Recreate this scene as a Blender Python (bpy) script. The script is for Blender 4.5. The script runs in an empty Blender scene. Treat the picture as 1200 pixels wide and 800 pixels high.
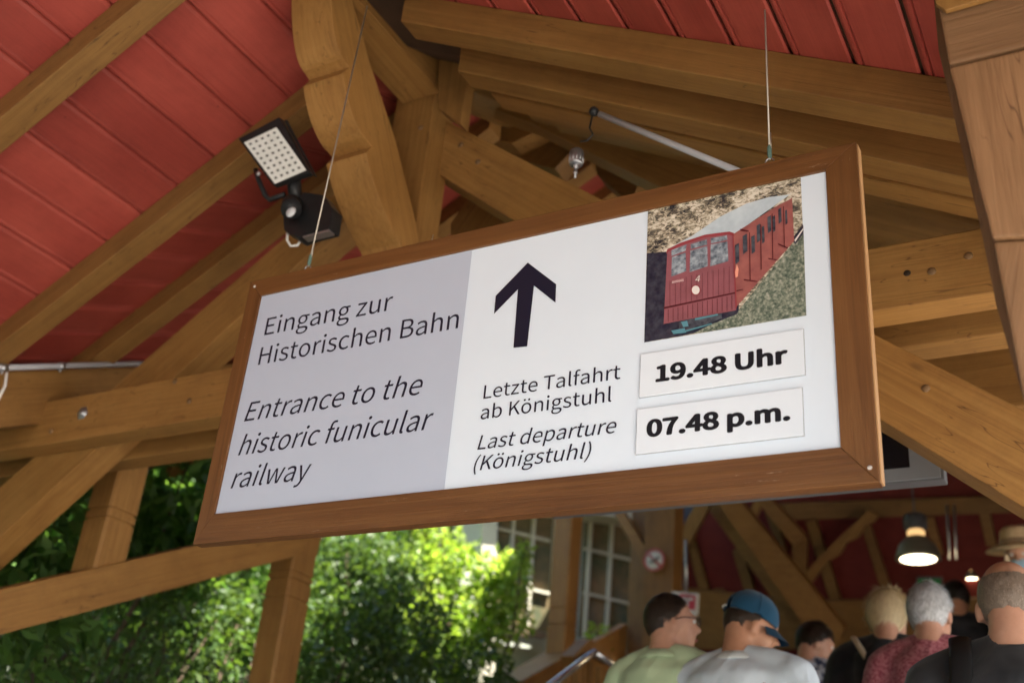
import bpy, bmesh, math, random
import numpy as np
from mathutils import Vector, Matrix, noise

# ------------------------------------------------------------------ camera, world, sun
SC = bpy.context.scene
COL = SC.collection
FPX = 1295.0
_ez = np.array([240, -2553, 1295.0]); _ez /= np.linalg.norm(_ez)
_ex = np.array([2456, -426, -1295.0]); _ex -= _ex.dot(_ez) * _ez; _ex /= np.linalg.norm(_ex)
_ey = np.cross(_ez, _ex)
if _ey[2] < 0: _ey = -_ey
RW = np.array([_ex, _ey, _ez])
EYE = np.array([0, 0, 1.6])
cd = bpy.data.cameras.new('camera'); cam = bpy.data.objects.new('camera', cd); COL.objects.link(cam)
cd.sensor_width = 36; cd.lens = 36 * FPX / 1200; cd.clip_start = 0.05; cd.clip_end = 500
_r, _u, _b = RW @ [1, 0, 0], RW @ [0, -1, 0], RW @ [0, 0, -1]
cam.matrix_world = Matrix(((_r[0], _u[0], _b[0], 0), (_r[1], _u[1], _b[1], 0), (_r[2], _u[2], _b[2], 1.6), (0, 0, 0, 1)))
cd.dof.use_dof = True; cd.dof.focus_distance = 2.55; cd.dof.aperture_fstop = 2.6
SC.camera = cam
SC.view_settings.view_transform = 'Standard'; SC.view_settings.look = 'None'
SC.view_settings.exposure = 2.4; SC.view_settings.gamma = 1
SC.cycles.max_bounces = 10; SC.cycles.diffuse_bounces = 4; SC.cycles.glossy_bounces = 4
SC.cycles.use_denoising = True
SC.cycles.sample_clamp_indirect = 8

SUN_DIR = Vector((0.35, -0.08, 0.92)).normalized()      # towards the sun
el = math.asin(SUN_DIR.z); az = math.atan2(SUN_DIR.x, SUN_DIR.y)
W = bpy.data.worlds.new('World'); SC.world = W; W.use_nodes = True
nt = W.node_tree; bg = nt.nodes['Background']
sky = nt.nodes.new('ShaderNodeTexSky'); sky.sky_type = 'NISHITA'; sky.sun_disc = False
sky.sun_elevation = el; sky.sun_rotation = az
nt.links.new(sky.outputs[0], bg.inputs[0]); bg.inputs[1].default_value = 0.085
sl = bpy.data.lights.new('sun', 'SUN'); sl.energy = 5.0; sl.angle = math.radians(0.5); sl.color = (1, .94, .84)
so = bpy.data.objects.new('sun', sl); COL.objects.link(so)
so.rotation_euler = (-SUN_DIR).to_track_quat('-Z', 'Y').to_euler(); so.location = (-8, 5, 12)

# ------------------------------------------------------------------ helpers
def ray(x, y): return RW @ np.array([x - 600, y - 400, FPX])
def atY(x, y, v): r = ray(x, y); return Vector(EYE + r * v / r[1])
def atX(x, y, v): r = ray(x, y); return Vector(EYE + r * v / r[0])
def atP(x, y, p0, n):
    r = Vector(ray(x, y)); e = Vector(EYE); n = Vector(n)
    return e + r * ((Vector(p0) - e).dot(n) / r.dot(n))

WM = {}
def tag(o, label=None, cat=None, group=None, kind=None):
    if label: o['label'] = label
    if cat: o['category'] = cat
    if group: o['group'] = group
    if kind: o['kind'] = kind
    return o
def link(o, M, parent=None):
    COL.objects.link(o)
    WM[o.name] = M
    if parent is not None:
        o.parent = parent
        o.matrix_local = WM[parent.name].inverted() @ M
    else:
        o.matrix_world = M
    return o
def thing(name, label, cat, loc=(0, 0, 0), group=None, rotz=0):
    o = bpy.data.objects.new(name, None); o.empty_display_size = .1
    link(o, Matrix.Translation(Vector(loc)) @ Matrix.Rotation(rotz, 4, 'Z'))
    return tag(o, label, cat, group)
def mesh_obj(name, me, M, mats, parent=None, smooth=False):
    if not isinstance(mats, (list, tuple)): mats = [mats]
    for m in mats: me.materials.append(m)
    if smooth:
        me.polygons.foreach_set('use_smooth', [True] * len(me.polygons))
    o = bpy.data.objects.new(name, me)
    return link(o, M, parent)
def frame(origin, ax, hint=(0, 0, 1)):
    a = Vector(ax).normalized(); h = Vector(hint)
    if abs(a.dot(h.normalized())) > .98: h = Vector((1, 0, 0)) if abs(a.x) < .9 else Vector((0, 1, 0))
    b = h.cross(a).normalized(); c = a.cross(b)
    return Matrix(((a.x, b.x, c.x, origin[0]), (a.y, b.y, c.y, origin[1]), (a.z, b.z, c.z, origin[2]), (0, 0, 0, 1)))
def from_world(name, V, F, mats, parent=None, ax=(1, 0, 0), bevel=0, smooth=False, matidx=None, origin=None):
    V = [Vector(v) for v in V]
    o0 = Vector(origin) if origin is not None else sum(V, Vector()) / len(V)
    M = frame(o0, ax); Mi = M.inverted()
    bm = bmesh.new()
    vs = [bm.verts.new(Mi @ v) for v in V]
    for k, f in enumerate(F):
        try:
            fc = bm.faces.new([vs[i] for i in f])
            if matidx: fc.material_index = matidx[k]
        except ValueError: pass
    bmesh.ops.recalc_face_normals(bm, faces=bm.faces)
    if bevel:
        bmesh.ops.bevel(bm, geom=[e for e in bm.edges if not e.is_boundary and e.calc_face_angle(0) > .5], offset=bevel, segments=2, affect='EDGES', profile=.6)
    me = bpy.data.meshes.new(name); bm.to_mesh(me); bm.free()
    return mesh_obj(name, me, M, mats, parent, smooth)
def prism(name, pts, off, mats, parent=None, ax=None, bevel=.004):
    """solid from a polygon and an offset vector"""
    n = len(pts); off = Vector(off)
    V = [Vector(p) for p in pts] + [Vector(p) + off for p in pts]
    F = [list(range(n))[::-1], list(range(n, 2 * n))] + [[i, (i + 1) % n, n + (i + 1) % n, n + i] for i in range(n)]
    if ax is None: ax = Vector(pts[1]) - Vector(pts[0])
    return from_world(name, V, F, mats, parent, ax, bevel)
def slabY(name, pix, y, d, mat, parent, bevel=.004, ax=None):
    return prism(name, [atY(a, b, y) for a, b in pix], (0, d, 0), mat, parent, ax, bevel)
def slabX(name, pix, x, d, mat, parent, bevel=.004, ax=None):
    return prism(name, [atX(a, b, x) for a, b in pix], (d, 0, 0), mat, parent, ax, bevel)
def box(name, lo, hi, mat, parent=None, ax=(1, 0, 0), bevel=.003):
    x0, y0, z0 = lo; x1, y1, z1 = hi
    return prism(name, [(x0, y0, z0), (x1, y0, z0), (x1, y0, z1), (x0, y0, z1)], (0, y1 - y0, 0), mat, parent, ax, bevel)
def tube(bm, pts, rad, seg=10, cap=True, squash=None, M=None):
    """tapered tube through points; rad scalar or list; squash (sx, sy) in the ring plane"""
    pts = [Vector(p) for p in pts]; n = len(pts)
    if not isinstance(rad, (list, tuple)): rad = [rad] * n
    rings = []
    prev = None
    for i, p in enumerate(pts):
        t = (pts[min(i + 1, n - 1)] - pts[max(i - 1, 0)]).normalized()
        if prev is None:
            h = Vector((0, 0, 1)) if abs(t.z) < .9 else Vector((1, 0, 0))
            u = h.cross(t).normalized()
        else:
            u = (prev - t * prev.dot(t)).normalized()
        prev = u; v = t.cross(u)
        r = rad[i]; rx, ry = (r, r) if not isinstance(r, (tuple, list)) else r
        rings.append([bm.verts.new(p + u * math.cos(a) * rx + v * math.sin(a) * ry) for a in [2 * math.pi * k / seg for k in range(seg)]])
    for i in range(n - 1):
        for k in range(seg):
            bm.faces.new((rings[i][k], rings[i][(k + 1) % seg], rings[i + 1][(k + 1) % seg], rings[i + 1][k]))
    if cap:
        bm.faces.new(rings[0][::-1]); bm.faces.new(rings[-1])
def lathe(bm, prof, c=(0, 0, 0), seg=24, ax='Z'):
    rings = []
    for r, z in prof:
        ring = []
        for k in range(seg):
            a = 2 * math.pi * k / seg
            p = Vector((r * math.cos(a), r * math.sin(a), z))
            if ax == 'Y': p = Vector((p.x, p.z, p.y))
            if ax == 'X': p = Vector((p.z, p.x, p.y))
            ring.append(bm.verts.new(Vector(c) + p))
        rings.append(ring)
    for i in range(len(rings) - 1):
        for k in range(seg):
            bm.faces.new((rings[i][k], rings[i][(k + 1) % seg], rings[i + 1][(k + 1) % seg], rings[i + 1][k]))
    if prof[0][0] > 1e-4: bm.faces.new(rings[0][::-1])
    if prof[-1][0] > 1e-4: bm.faces.new(rings[-1])
def bm_obj(name, bm, mat, parent=None, M=None, smooth=True, merge=True):
    if merge: bmesh.ops.remove_doubles(bm, verts=bm.verts, dist=1e-5)
    bmesh.ops.recalc_face_normals(bm, faces=bm.faces)
    me = bpy.data.meshes.new(name); bm.to_mesh(me); bm.free()
    if M is None: M = WM[parent.name].copy() if parent is not None else Matrix.Identity(4)
    return mesh_obj(name, me, M, mat, parent, smooth)
def tube_obj(name, pts, rad, mat, parent=None, seg=10):
    pts = [Vector(p) for p in pts]; o = sum(pts, Vector()) / len(pts)
    bm = bmesh.new(); tube(bm, [p - o for p in pts], rad, seg)
    return bm_obj(name, bm, mat, parent, Matrix.Translation(o))
def lathe_obj(name, prof, c, mat, parent=None, seg=24, ax='Z'):
    bm = bmesh.new(); lathe(bm, prof, (0, 0, 0), seg, ax)
    return bm_obj(name, bm, mat, parent, Matrix.Translation(Vector(c)))

# ------------------------------------------------------------------ materials
def mat(name, col, rough=.6, spec=.3, metal=0, emit=None, estr=0):
    m = bpy.data.materials.new(name); m.use_nodes = True
    p = m.node_tree.nodes['Principled BSDF']
    p.inputs['Base Color'].default_value = (*col, 1); p.inputs['Roughness'].default_value = rough
    p.inputs['Specular IOR Level'].default_value = spec; p.inputs['Metallic'].default_value = metal
    if emit: p.inputs['Emission Color'].default_value = (*emit, 1); p.inputs['Emission Strength'].default_value = estr
    return m
def N(m, t, **kw):
    n = m.node_tree.nodes.new(t)
    for k, v in kw.items():
        if k in n.inputs.keys(): n.inputs[k].default_value = v
        else: setattr(n, k, v)
    return n
def L(m, a, b): m.node_tree.links.new(a, b)
def ramp(m, fac, stops):
    r = N(m, 'ShaderNodeValToRGB'); e = r.color_ramp.elements
    while len(e) < len(stops): e.new(.5)
    for k, (p, c) in enumerate(stops):
        e[k].position = p; e[k].color = (*c, 1) if len(c) == 3 else c
    L(m, fac, r.inputs[0]); return r
def mixc(m, fac, a, b, mode='MIX'):
    n = N(m, 'ShaderNodeMix', data_type='RGBA', blend_type=mode)
    for s, v in ((0, fac), (6, a), (7, b)):
        if hasattr(v, 'links'): L(m, v, n.inputs[s])
        else: n.inputs[s].default_value = v if s == 0 else (*v, 1)
    return n.outputs[2]
def wood(name, dark, mid, light, rough=.55, grain=34, wear=.25, bump=.25, fine=1.0, vary=.18, cracks=True, scuff=0, spots=0):
    m = mat(name, mid, rough, .35); P = m.node_tree.nodes['Principled BSDF']
    tc = N(m, 'ShaderNodeTexCoord'); oi = N(m, 'ShaderNodeObjectInfo')
    sc = N(m, 'ShaderNodeVectorMath', operation='SCALE'); L(m, oi.outputs['Random'], sc.inputs['Scale']); sc.inputs[0].default_value = (7.3, 3.1, 5.7)
    ad = N(m, 'ShaderNodeVectorMath', operation='ADD'); L(m, tc.outputs['Object'], ad.inputs[0]); L(m, sc.outputs[0], ad.inputs[1])
    mp = N(m, 'ShaderNodeMapping'); mp.inputs['Scale'].default_value = (1.1, grain, grain); L(m, ad.outputs[0], mp.inputs[0])
    n1 = N(m, 'ShaderNodeTexNoise', Scale=1.0, Detail=6, Roughness=.6, Distortion=1.6); L(m, mp.outputs[0], n1.inputs['Vector'])
    n2 = N(m, 'ShaderNodeTexNoise', Scale=2.2, Detail=4, Roughness=.6); L(m, ad.outputs[0], n2.inputs['Vector'])
    mp2 = N(m, 'ShaderNodeMapping'); mp2.inputs['Scale'].default_value = (5, 160 * fine, 160 * fine); L(m, ad.outputs[0], mp2.inputs[0])
    n3 = N(m, 'ShaderNodeTexNoise', Scale=1.0, Detail=3, Roughness=.7); L(m, mp2.outputs[0], n3.inputs['Vector'])
    c = ramp(m, n1.outputs[0], [(.3, dark), (.5, mid), (.72, light)]).outputs[0]
    c = mixc(m, wear, c, ramp(m, n2.outputs[0], [(.35, dark), (.65, light)]).outputs[0])
    c = mixc(m, .5, c, ramp(m, n3.outputs[0], [(.3, (.74, .72, .7)), (.6, (1, 1, 1))]).outputs[0], 'MULTIPLY')
    if cracks:
        mp3 = N(m, 'ShaderNodeMapping'); mp3.inputs['Scale'].default_value = (1.6, 17, 17); L(m, ad.outputs[0], mp3.inputs[0])
        v = N(m, 'ShaderNodeTexNoise', Scale=1.3, Detail=2, Distortion=.3); L(m, mp3.outputs[0], v.inputs['Vector'])
        r = ramp(m, v.outputs[0], [(.494, (1, 1, 1)), (.5, (.25, .2, .17)), (.506, (1, 1, 1))])
        msk = ramp(m, n2.outputs[0], [(.46, (0, 0, 0)), (.54, (1, 1, 1))])
        mm = N(m, 'ShaderNodeMath', operation='MULTIPLY'); L(m, msk.outputs[0], mm.inputs[0]); mm.inputs[1].default_value = .8
        c = mixc(m, mm.outputs[0], c, mixc(m, 1.0, c, r.outputs[0], 'MULTIPLY'))
    # knots
    vk = N(m, 'ShaderNodeTexVoronoi', Scale=3.2); mk = N(m, 'ShaderNodeMapping'); mk.inputs['Scale'].default_value = (.7, 1.6, 1.6)
    L(m, ad.outputs[0], mk.inputs[0]); L(m, mk.outputs[0], vk.inputs['Vector'])
    kr = ramp(m, vk.outputs['Distance'], [(.02, (1, 1, 1)), (.07, (0, 0, 0))])
    mm2 = N(m, 'ShaderNodeMath', operation='MULTIPLY'); L(m, kr.outputs[0], mm2.inputs[0]); mm2.inputs[1].default_value = .55
    c = mixc(m, mm2.outputs[0], c, tuple(x * .35 for x in dark))
    if scuff:
        ms = N(m, 'ShaderNodeMapping'); ms.inputs['Scale'].default_value = (9, 90, 90); ms.inputs['Rotation'].default_value = (0, .2, .15); L(m, ad.outputs[0], ms.inputs[0])
        sn_ = N(m, 'ShaderNodeTexNoise', Scale=1.0, Detail=5, Roughness=.8); L(m, ms.outputs[0], sn_.inputs['Vector'])
        sr = ramp(m, sn_.outputs[0], [(.66, (0, 0, 0)), (.72, (1, 1, 1))]); ml = N(m, 'ShaderNodeMath', operation='MULTIPLY'); L(m, sr.outputs[0], ml.inputs[0]); ml.inputs[1].default_value = scuff
        c = mixc(m, ml.outputs[0], c, (.42, .30, .20))
    if spots:
        vs_ = N(m, 'ShaderNodeTexVoronoi', Scale=9.0, Randomness=1.0); L(m, ad.outputs[0], vs_.inputs['Vector'])
        sr = ramp(m, vs_.outputs['Distance'], [(.025, (1, 1, 1)), (.05, (0, 0, 0))]); ml = N(m, 'ShaderNodeMath', operation='MULTIPLY'); L(m, sr.outputs[0], ml.inputs[0]); ml.inputs[1].default_value = spots
        c = mixc(m, ml.outputs[0], c, tuple(x * .4 for x in dark))
        n5 = N(m, 'ShaderNodeTexNoise', Scale=5.0, Detail=6, Roughness=.75); L(m, ad.outputs[0], n5.inputs['Vector'])
        c = mixc(m, .55, c, ramp(m, n5.outputs[0], [(.35, (.72, .70, .70)), (.55, (1, 1, 1))]).outputs[0], 'MULTIPLY')
    # per-piece tone
    mr = N(m, 'ShaderNodeMapRange'); L(m, oi.outputs['Random'], mr.inputs[0]); mr.inputs[3].default_value = 1 - vary; mr.inputs[4].default_value = 1 + vary * .6
    g = N(m, 'ShaderNodeHueSaturation'); L(m, mr.outputs[0], g.inputs['Value']); L(m, c, g.inputs['Color'])
    L(m, g.outputs[0], P.inputs['Base Color'])
    bp = N(m, 'ShaderNodeBump', Strength=bump, Distance=.003)
    mxh = N(m, 'ShaderNodeMath', operation='ADD'); L(m, n1.outputs[0], mxh.inputs[0]); L(m, n3.outputs[0], mxh.inputs[1])
    L(m, mxh.outputs[0], bp.inputs['Height']); L(m, bp.outputs[0], P.inputs['Normal'])
    rr = N(m, 'ShaderNodeMapRange'); L(m, n2.outputs[0], rr.inputs[0]); rr.inputs[3].default_value = rough - .12; rr.inputs[4].default_value = rough + .15
    L(m, rr.outputs[0], P.inputs['Roughness'])
    return m
def noisy(name, a, b, scale=6, rough=.7, bump=0, det=5, spec=.3, s2=None, bscale=None, dist=.004):
    m = mat(name, a, rough, spec); P = m.node_tree.nodes['Principled BSDF']
    tc = N(m, 'ShaderNodeTexCoord')
    n = N(m, 'ShaderNodeTexNoise', Scale=scale, Detail=det, Roughness=.6); L(m, tc.outputs['Object'], n.inputs['Vector'])
    r = ramp(m, n.outputs[0], [(.35, a), (.65, b)]); L(m, r.outputs[0], P.inputs['Base Color'])
    if bump:
        n2 = N(m, 'ShaderNodeTexNoise', Scale=bscale or scale * 5, Detail=4); L(m, tc.outputs['Object'], n2.inputs['Vector'])
        bp = N(m, 'ShaderNodeBump', Strength=bump, Distance=dist); L(m, n2.outputs[0], bp.inputs['Height']); L(m, bp.outputs[0], P.inputs['Normal'])
    return m

TIMBER = wood('ochre_painted_timber', (.235, .110, .028), (.300, .148, .039), (.350, .184, .054), vary=.24, bump=.3, spots=.5)
TIMBER_OLD = wood('weathered_timber', (.16, .082, .036), (.215, .112, .052), (.27, .145, .068), grain=22, bump=.5)
SIGNWOOD = wood('brown_sign_wood', (.095, .036, .010), (.150, .060, .017), (.205, .090, .027), rough=.42, grain=26, fine=2.2, bump=.3, vary=.05, cracks=False, scuff=.6)
RED = wood('red_painted_board', (.29, .044, .032), (.355, .058, .041), (.41, .076, .051), rough=.5, grain=7, wear=.6, bump=.16, vary=.10, cracks=False, spots=.7)
SHADERED = noisy('shaded_red_board', (.15, .018, .014), (.20, .028, .02), 4, .7)  # same red as the ceiling, darkened in colour for the upper hall's shade
ROOFING = noisy('roof_covering', (.05, .028, .015), (.08, .045, .025), 5, .8)
GREYMETAL = mat('grey_metal', (.42, .43, .45), .35, .5, .85)
PVC = mat('grey_plastic_conduit', (.42, .42, .44), .4)
BLACK = noisy('black_plastic', (.012, .012, .013), (.02, .02, .021), 30, .42)
STEEL = mat('steel_cable', (.42, .38, .32), .4, .5, .7)
WHITEP = mat('white_plastic', (.75, .74, .7), .45)

# ------------------------------------------------------------------ the setting: ground, stairs, hillside
GROUND = noisy('pale_paving', (.44, .41, .36), (.54, .50, .45), 3, .85, .3)
def sheet(name, pts, m, parent=None):
    return from_world(name, pts, [list(range(len(pts)))], m, parent)
gr = sheet('ground', [(-120, -140, 0), (120, -140, 0), (120, 1.31, 0), (-120, 1.31, 0)], GROUND); tag(gr, kind='structure')
GARDEN = noisy('garden_soil', (.020, .020, .010), (.045, .048, .022), 2, .95, .5)
# sloping garden beyond the hall and hillside rising left
nx, ny = 50, 50
V = []; F = []
for j in range(ny):
    for i in range(nx):
        x = -120 + 115.7 * (i / (nx - 1)) ** .35; y = .6 + 120 * (j / (ny - 1)) ** 2
        z = min(.34 * max(0, y - 1.0), 9) + max(0, (-7.5 - x)) * .55 + .12 * noise.noise(Vector((x, y, 0))) - .03
        z = min(z, 40)
        V.append((x, y, z))
for j in range(ny - 1):
    for i in range(nx - 1):
        a = j * nx + i; F.append((a, a + 1, a + nx + 1, a + nx))
DIMGROUND = noisy('bounce_dimming_ground', (.05, .05, .05), (.075, .072, .07), 20, .9, .4)
rd = sheet('unseen_dark_ground', [(-4.39, -140, .004), (2.0, -140, .004), (2.0, -3.6, .004), (-4.39, -3.6, .004)], DIMGROUND); tag(rd, kind='structure')  # unseen dark sheet behind the camera, added to cut bounce on the timbers
gl = sheet('garden_ground', [(-120, -140, .004), (-4.4, -140, .004), (-4.4, .6, .004), (-120, .6, .004)], GARDEN); tag(gl, kind='structure')  # dark soil carried on out of view to cut bounce from the left
hl = from_world('hillside', V, F, GARDEN, smooth=True); tag(hl, kind='structure')
rg = sheet('upper_ground', [(2.2, 1.3, -.02), (120, 1.3, -.02), (120, 120, 16), (2.2, 120, 16)], GROUND); tag(rg, kind='structure')
# the stairs people climb: rise 0.15 every 0.48
STONE = noisy('stone_step', (.26, .24, .21), (.36, .33, .29), 8, .8, .3)
stairs = bpy.data.objects.new('stairs', None); link(stairs, Matrix.Translation((-1, .8, 0))); tag(stairs, kind='structure')
def floor_z(y): return math.floor((y - 1.3) / .48 + 1) * .15 if y > 1.3 else 0
for k in range(24):
    y0 = 1.3 + .48 * k; z1 = .15 * (k + 1)
    box('step', (-3.98, y0, z1 - .30), (2.2, y0 + .50 if k < 23 else 14.5, z1), STONE, stairs, bevel=.008)

# ------------------------------------------------------------------ the timber hall
CX = -2.22; M0 = .554; INC = .48
def low(x, y=0):      # underside of the rafters
    b = 3.4 + M0 * (x + 4) if x < CX - .01 else 3.4 + M0 * (2 * -2.23 + 4 - x)
    return b + (INC * (y - 2.55) if y > 2.55 else 0)
hall = thing('timber_hall', 'open timber station hall with red boarded roof and ochre beams', 'building', (CX, 0, 0))
T = TIMBER
# left rafters and right rafters
for y in (-4.1, -3.35, -2.6, -1.86, -1.14, -.42, .30, 1.02, 1.735, 2.455, 2.95, 3.45, 3.98, 4.5, 5.05, 5.6, 6.2, 6.8, 7.4, 8.0, 8.6):
    z = INC * max(0, y - 2.5); 
    xl = -5.1 if y < 4.6 else -4.14
    prism('rafter', [(xl, y, low(xl) + z), (-2.31, y, low(-2.31) + z), (-2.31, y, low(-2.31) + .121 + z), (xl, y, low(xl) + .121 + z)], (0, .1, 0), T, hall)
for y in (-4.15, -3.5, -2.9, -2.2, -1.45, -.74, .03, .75, 1.46, 2.175, 2.42, 2.64, 2.86, 3.08, 3.3, 3.55, 3.8, 4.25, 4.8, 5.4, 6.0, 6.6, 7.2, 7.8, 8.4):
    z = INC * max(0, y - 2.5)
    xe = 1.4 if y > 2.5 else .55
    xs = -1.78 if 2.3 < y < 4 else -1.86
    prism('rafter', [(xs, y, low(xs) + z), (xe, y, low(xe) + z), (xe, y, low(xe) + .121 + z), (xs, y, low(xs) + .121 + z)], (0, .095, 0), T, hall)
# boards: bevelled tongue and groove, one object each
def board(x0, x1, ya, yb, inclined):
    g = .0042; xa, xb = x0 + g, x1 - g
    z = lambda x, y: low(x, 0) + .122 + (INC * (y - 2.55) if inclined else 0)
    b = .007
    def ring(y):
        return [(xa, y, z(xa, y) + .022), (xa, y, z(xa, y) + b), (xa + b, y, z(xa + b, y)),
                (xa + .014, y, z(xa + .014, y)), (xa + .018, y, z(xa + .018, y) + .007), (xa + .022, y, z(xa + .022, y)),
                (xb - b, y, z(xb - b, y)), (xb, y, z(xb, y) + b), (xb, y, z(xb, y) + .022)]
    A = ring(ya); B = ring(yb); n = len(A)
    Fc = [list(range(n))[::-1], list(range(n, 2 * n))] + [[i, (i + 1) % n, n + (i + 1) % n, n + i] for i in range(n)]
    from_world('ceiling_board', A + B, Fc, RED, hall, ax=Vector(B[1]) - Vector(A[1]))
YA = -4.2  # roof lengthened out of view behind the camera to shade the timbers
for k in range(-3, 12):
    x0 = -3.438 - .168 + .168 * (k - 2) ; x1 = x0 + .168
    if x1 > -2.26: continue
    if x0 < -5.1: continue
    board(x0, x1, YA, 2.545, False); board(x0, x1, 2.552, 13.2 if x0 > -4.2 else 4.7, True)
for k in range(-6, 14):
    x0 = -1.185 + .1545 * (k - 0); x1 = x0 + .1545
    if x0 < -1.83 or x1 > 1.45: continue
    if x1 < .64: board(x0, x1, YA, 2.545, False)
    board(x0, x1, 2.552, 13.2, True)
# outer roof covering above the boards
for s, xa, xb in ((1, -5.25, -2.22), (-1, -2.22, 1.6)):
    for ya, yb, inc in ((YA - .05, 2.55, 0), (2.552, 4.75, 1), (4.752, 13.4, 1)):
        if s == -1: xb = 1.6 if inc else .68
        if s == 1: xa = -4.17 if ya > 4 else -5.25
        def zz(x, y):
            b = (3.4 + M0 * (x + 4)) if s == 1 else (3.4 + M0 * (-.46 - x))
            return b + .15 + (INC * (y - 2.55) if inc else 0)
        prism('roof_covering', [(xa, ya, zz(xa, ya)), (xb, ya, zz(xb, ya)), (xb, yb, zz(xb, yb)), (xa, yb, zz(xa, yb))], (0, 0, .06), ROOFING, hall, bevel=0)
# ridge beam, king post
box('ridge_beam', (-2.31, -4.15, 4.44), (-2.13, 2.80, 4.70), T, hall, ax=(0, 1, 0), bevel=.005)
prism('ridge_beam', [(-2.31, 2.98, 4.6), (-2.31, 9.2, 7.55), (-2.31, 9.2, 7.8), (-2.31, 2.98, 4.85)], (.18, 0, 0), T, hall)
box('king_post', (-2.345, 2.802, 3.30), (-2.155, 2.95, 4.52), T, hall, ax=(0, 0, 1), bevel=.005)
# double tie beam with bolts
box('tie_beam', (-5.0, 2.8, 3.147), (.25, 2.9, 3.352), T, hall, bevel=.005)
box('tie_beam', (-5.0, 3.045, 3.147), (.25, 3.15, 3.352), T, hall, bevel=.005)
bx = atY(97, 484, 2.8)
bolt = lathe_obj('bolt', [(.001, -.012), (.016, -.012), (.018, -.008), (.018, -.004), (.03, -.004), (.03, .002)], bx, GREYMETAL, hall, 6, 'Y')
KNOT = mat('dark_knot', (.03, .018, .01), .8)
lathe_obj('knot_hole', [(.001, -.0015), (.009, -.0015), (.011, .001)], atY(1063, 320, 2.8), KNOT, hall, 10, 'Y')
PEG = wood('oak_peg', (.14, .08, .03), (.20, .11, .05), (.26, .15, .07), cracks=False)
for px, py, yy in ((205, 447, 2.8), (222, 470, 2.8), (1092, 318, 2.8), (1135, 300, 2.8), (560, 190, 2.903), (540, 170, 2.903), (1085, 455, 2.903), (493, 150, 2.802), (60, 505, 2.8)):
    lathe_obj('peg', [(.001, -.005), (.010, -.005), (.012, -.002), (.012, .002)], atY(px, py, yy), PEG, hall, 8, 'Y')
# principals between the ties (front face at 2.903)
def ext(a, b, t): return (a[0] + (b[0] - a[0]) * t, a[1] + (b[1] - a[1]) * t)
Lt0, Lt1 = (134, 453), (505, 128)
Lb0, Lb1 = (109, 529), (0, 629)
pl = [ext(Lt0, Lt1, 1.0), ext(Lt0, Lt1, -.75), ext(Lb0, Lb1, 1.75), ext(Lb1, Lb0, 3.95)]
slabY('principal_rafter', pl, 2.903, .139, T, hall)
slabY('principal_rafter', [(507, 133), (698, 230), (1022, 390), (1330, 546), (1330, 672), (1185, 585), (1030, 490), (600, 257), (503, 197)], 2.903, .139, T, hall)
# carved corbel brace (plane x = -2.13) with scalloped underside
def bez(p0, p1, p2, p3, n=8):
    return [tuple((1 - t) ** 3 * a + 3 * (1 - t) ** 2 * t * b + 3 * (1 - t) * t * t * c + t ** 3 * d for a, b, c, d in zip(p0, p1, p2, p3)) for t in [i / n for i in range(n)]]
front = [(387, -60)] + bez((388, 0), (390, 35), (393, 64), (409, 76), 12) + [(409, 79), (402, 86)] + bez((402, 86), (404, 108), (416, 158), (436, 169), 12)[1:] + [(436, 172), (429, 179)] + bez((429, 179), (434, 208), (450, 252), (469, 285), 10)[1:] + [(469, 285), (480, 330)]
back = [(497, 330), (488, 262), (464, 165), (434, 75), (413, 0), (402, -60)]
slabX('carved_brace', front + back, -2.132, -.176, T, hall, bevel=.003, ax=Vector((0, -.5, .8)))
# pendant post end and the secondary timbers behind the node
slabY('pendant', [(514, 128), (540, 146), (552, 62), (536, 20), (514, 34)], 2.74, .055, T, hall, bevel=.003, ax=(0, 0, 1))
S = lambda name, pix, y, d=.14, m=T: slabY(name, pix, y, d, m, hall)
S('strut', [(470, 30), (640, 95), (700, 125), (780, 162), (900, 210), (900, 262), (780, 222), (690, 178), (620, 142), (548, 116), (470, 60)], 3.3, .12)
S('cross_beam', [(545, 118), (640, 148), (600, 168), (540, 156)], 3.6, .12)
S('strut', [(600, 185), (640, 148), (686, 160), (650, 198)], 3.7, .12)
S('strut', [(690, 165), (760, 178), (740, 240), (700, 205)], 3.9, .12)
S('cross_beam', [(735, 195), (860, 165), (860, 215), (735, 225)], 4.1, .12)
S('strut', [(528, 262), (548, 232), (600, 262), (640, 300), (528, 300)], 3.4, .12)
S('cross_beam', [(1010, 425), (1240, 392), (1240, 470), (1010, 500)], 3.5, .14)
S('cross_beam', [(-60, 560), (40, 520), (40, 548), (-60, 590)], 3.5, .1)
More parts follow.
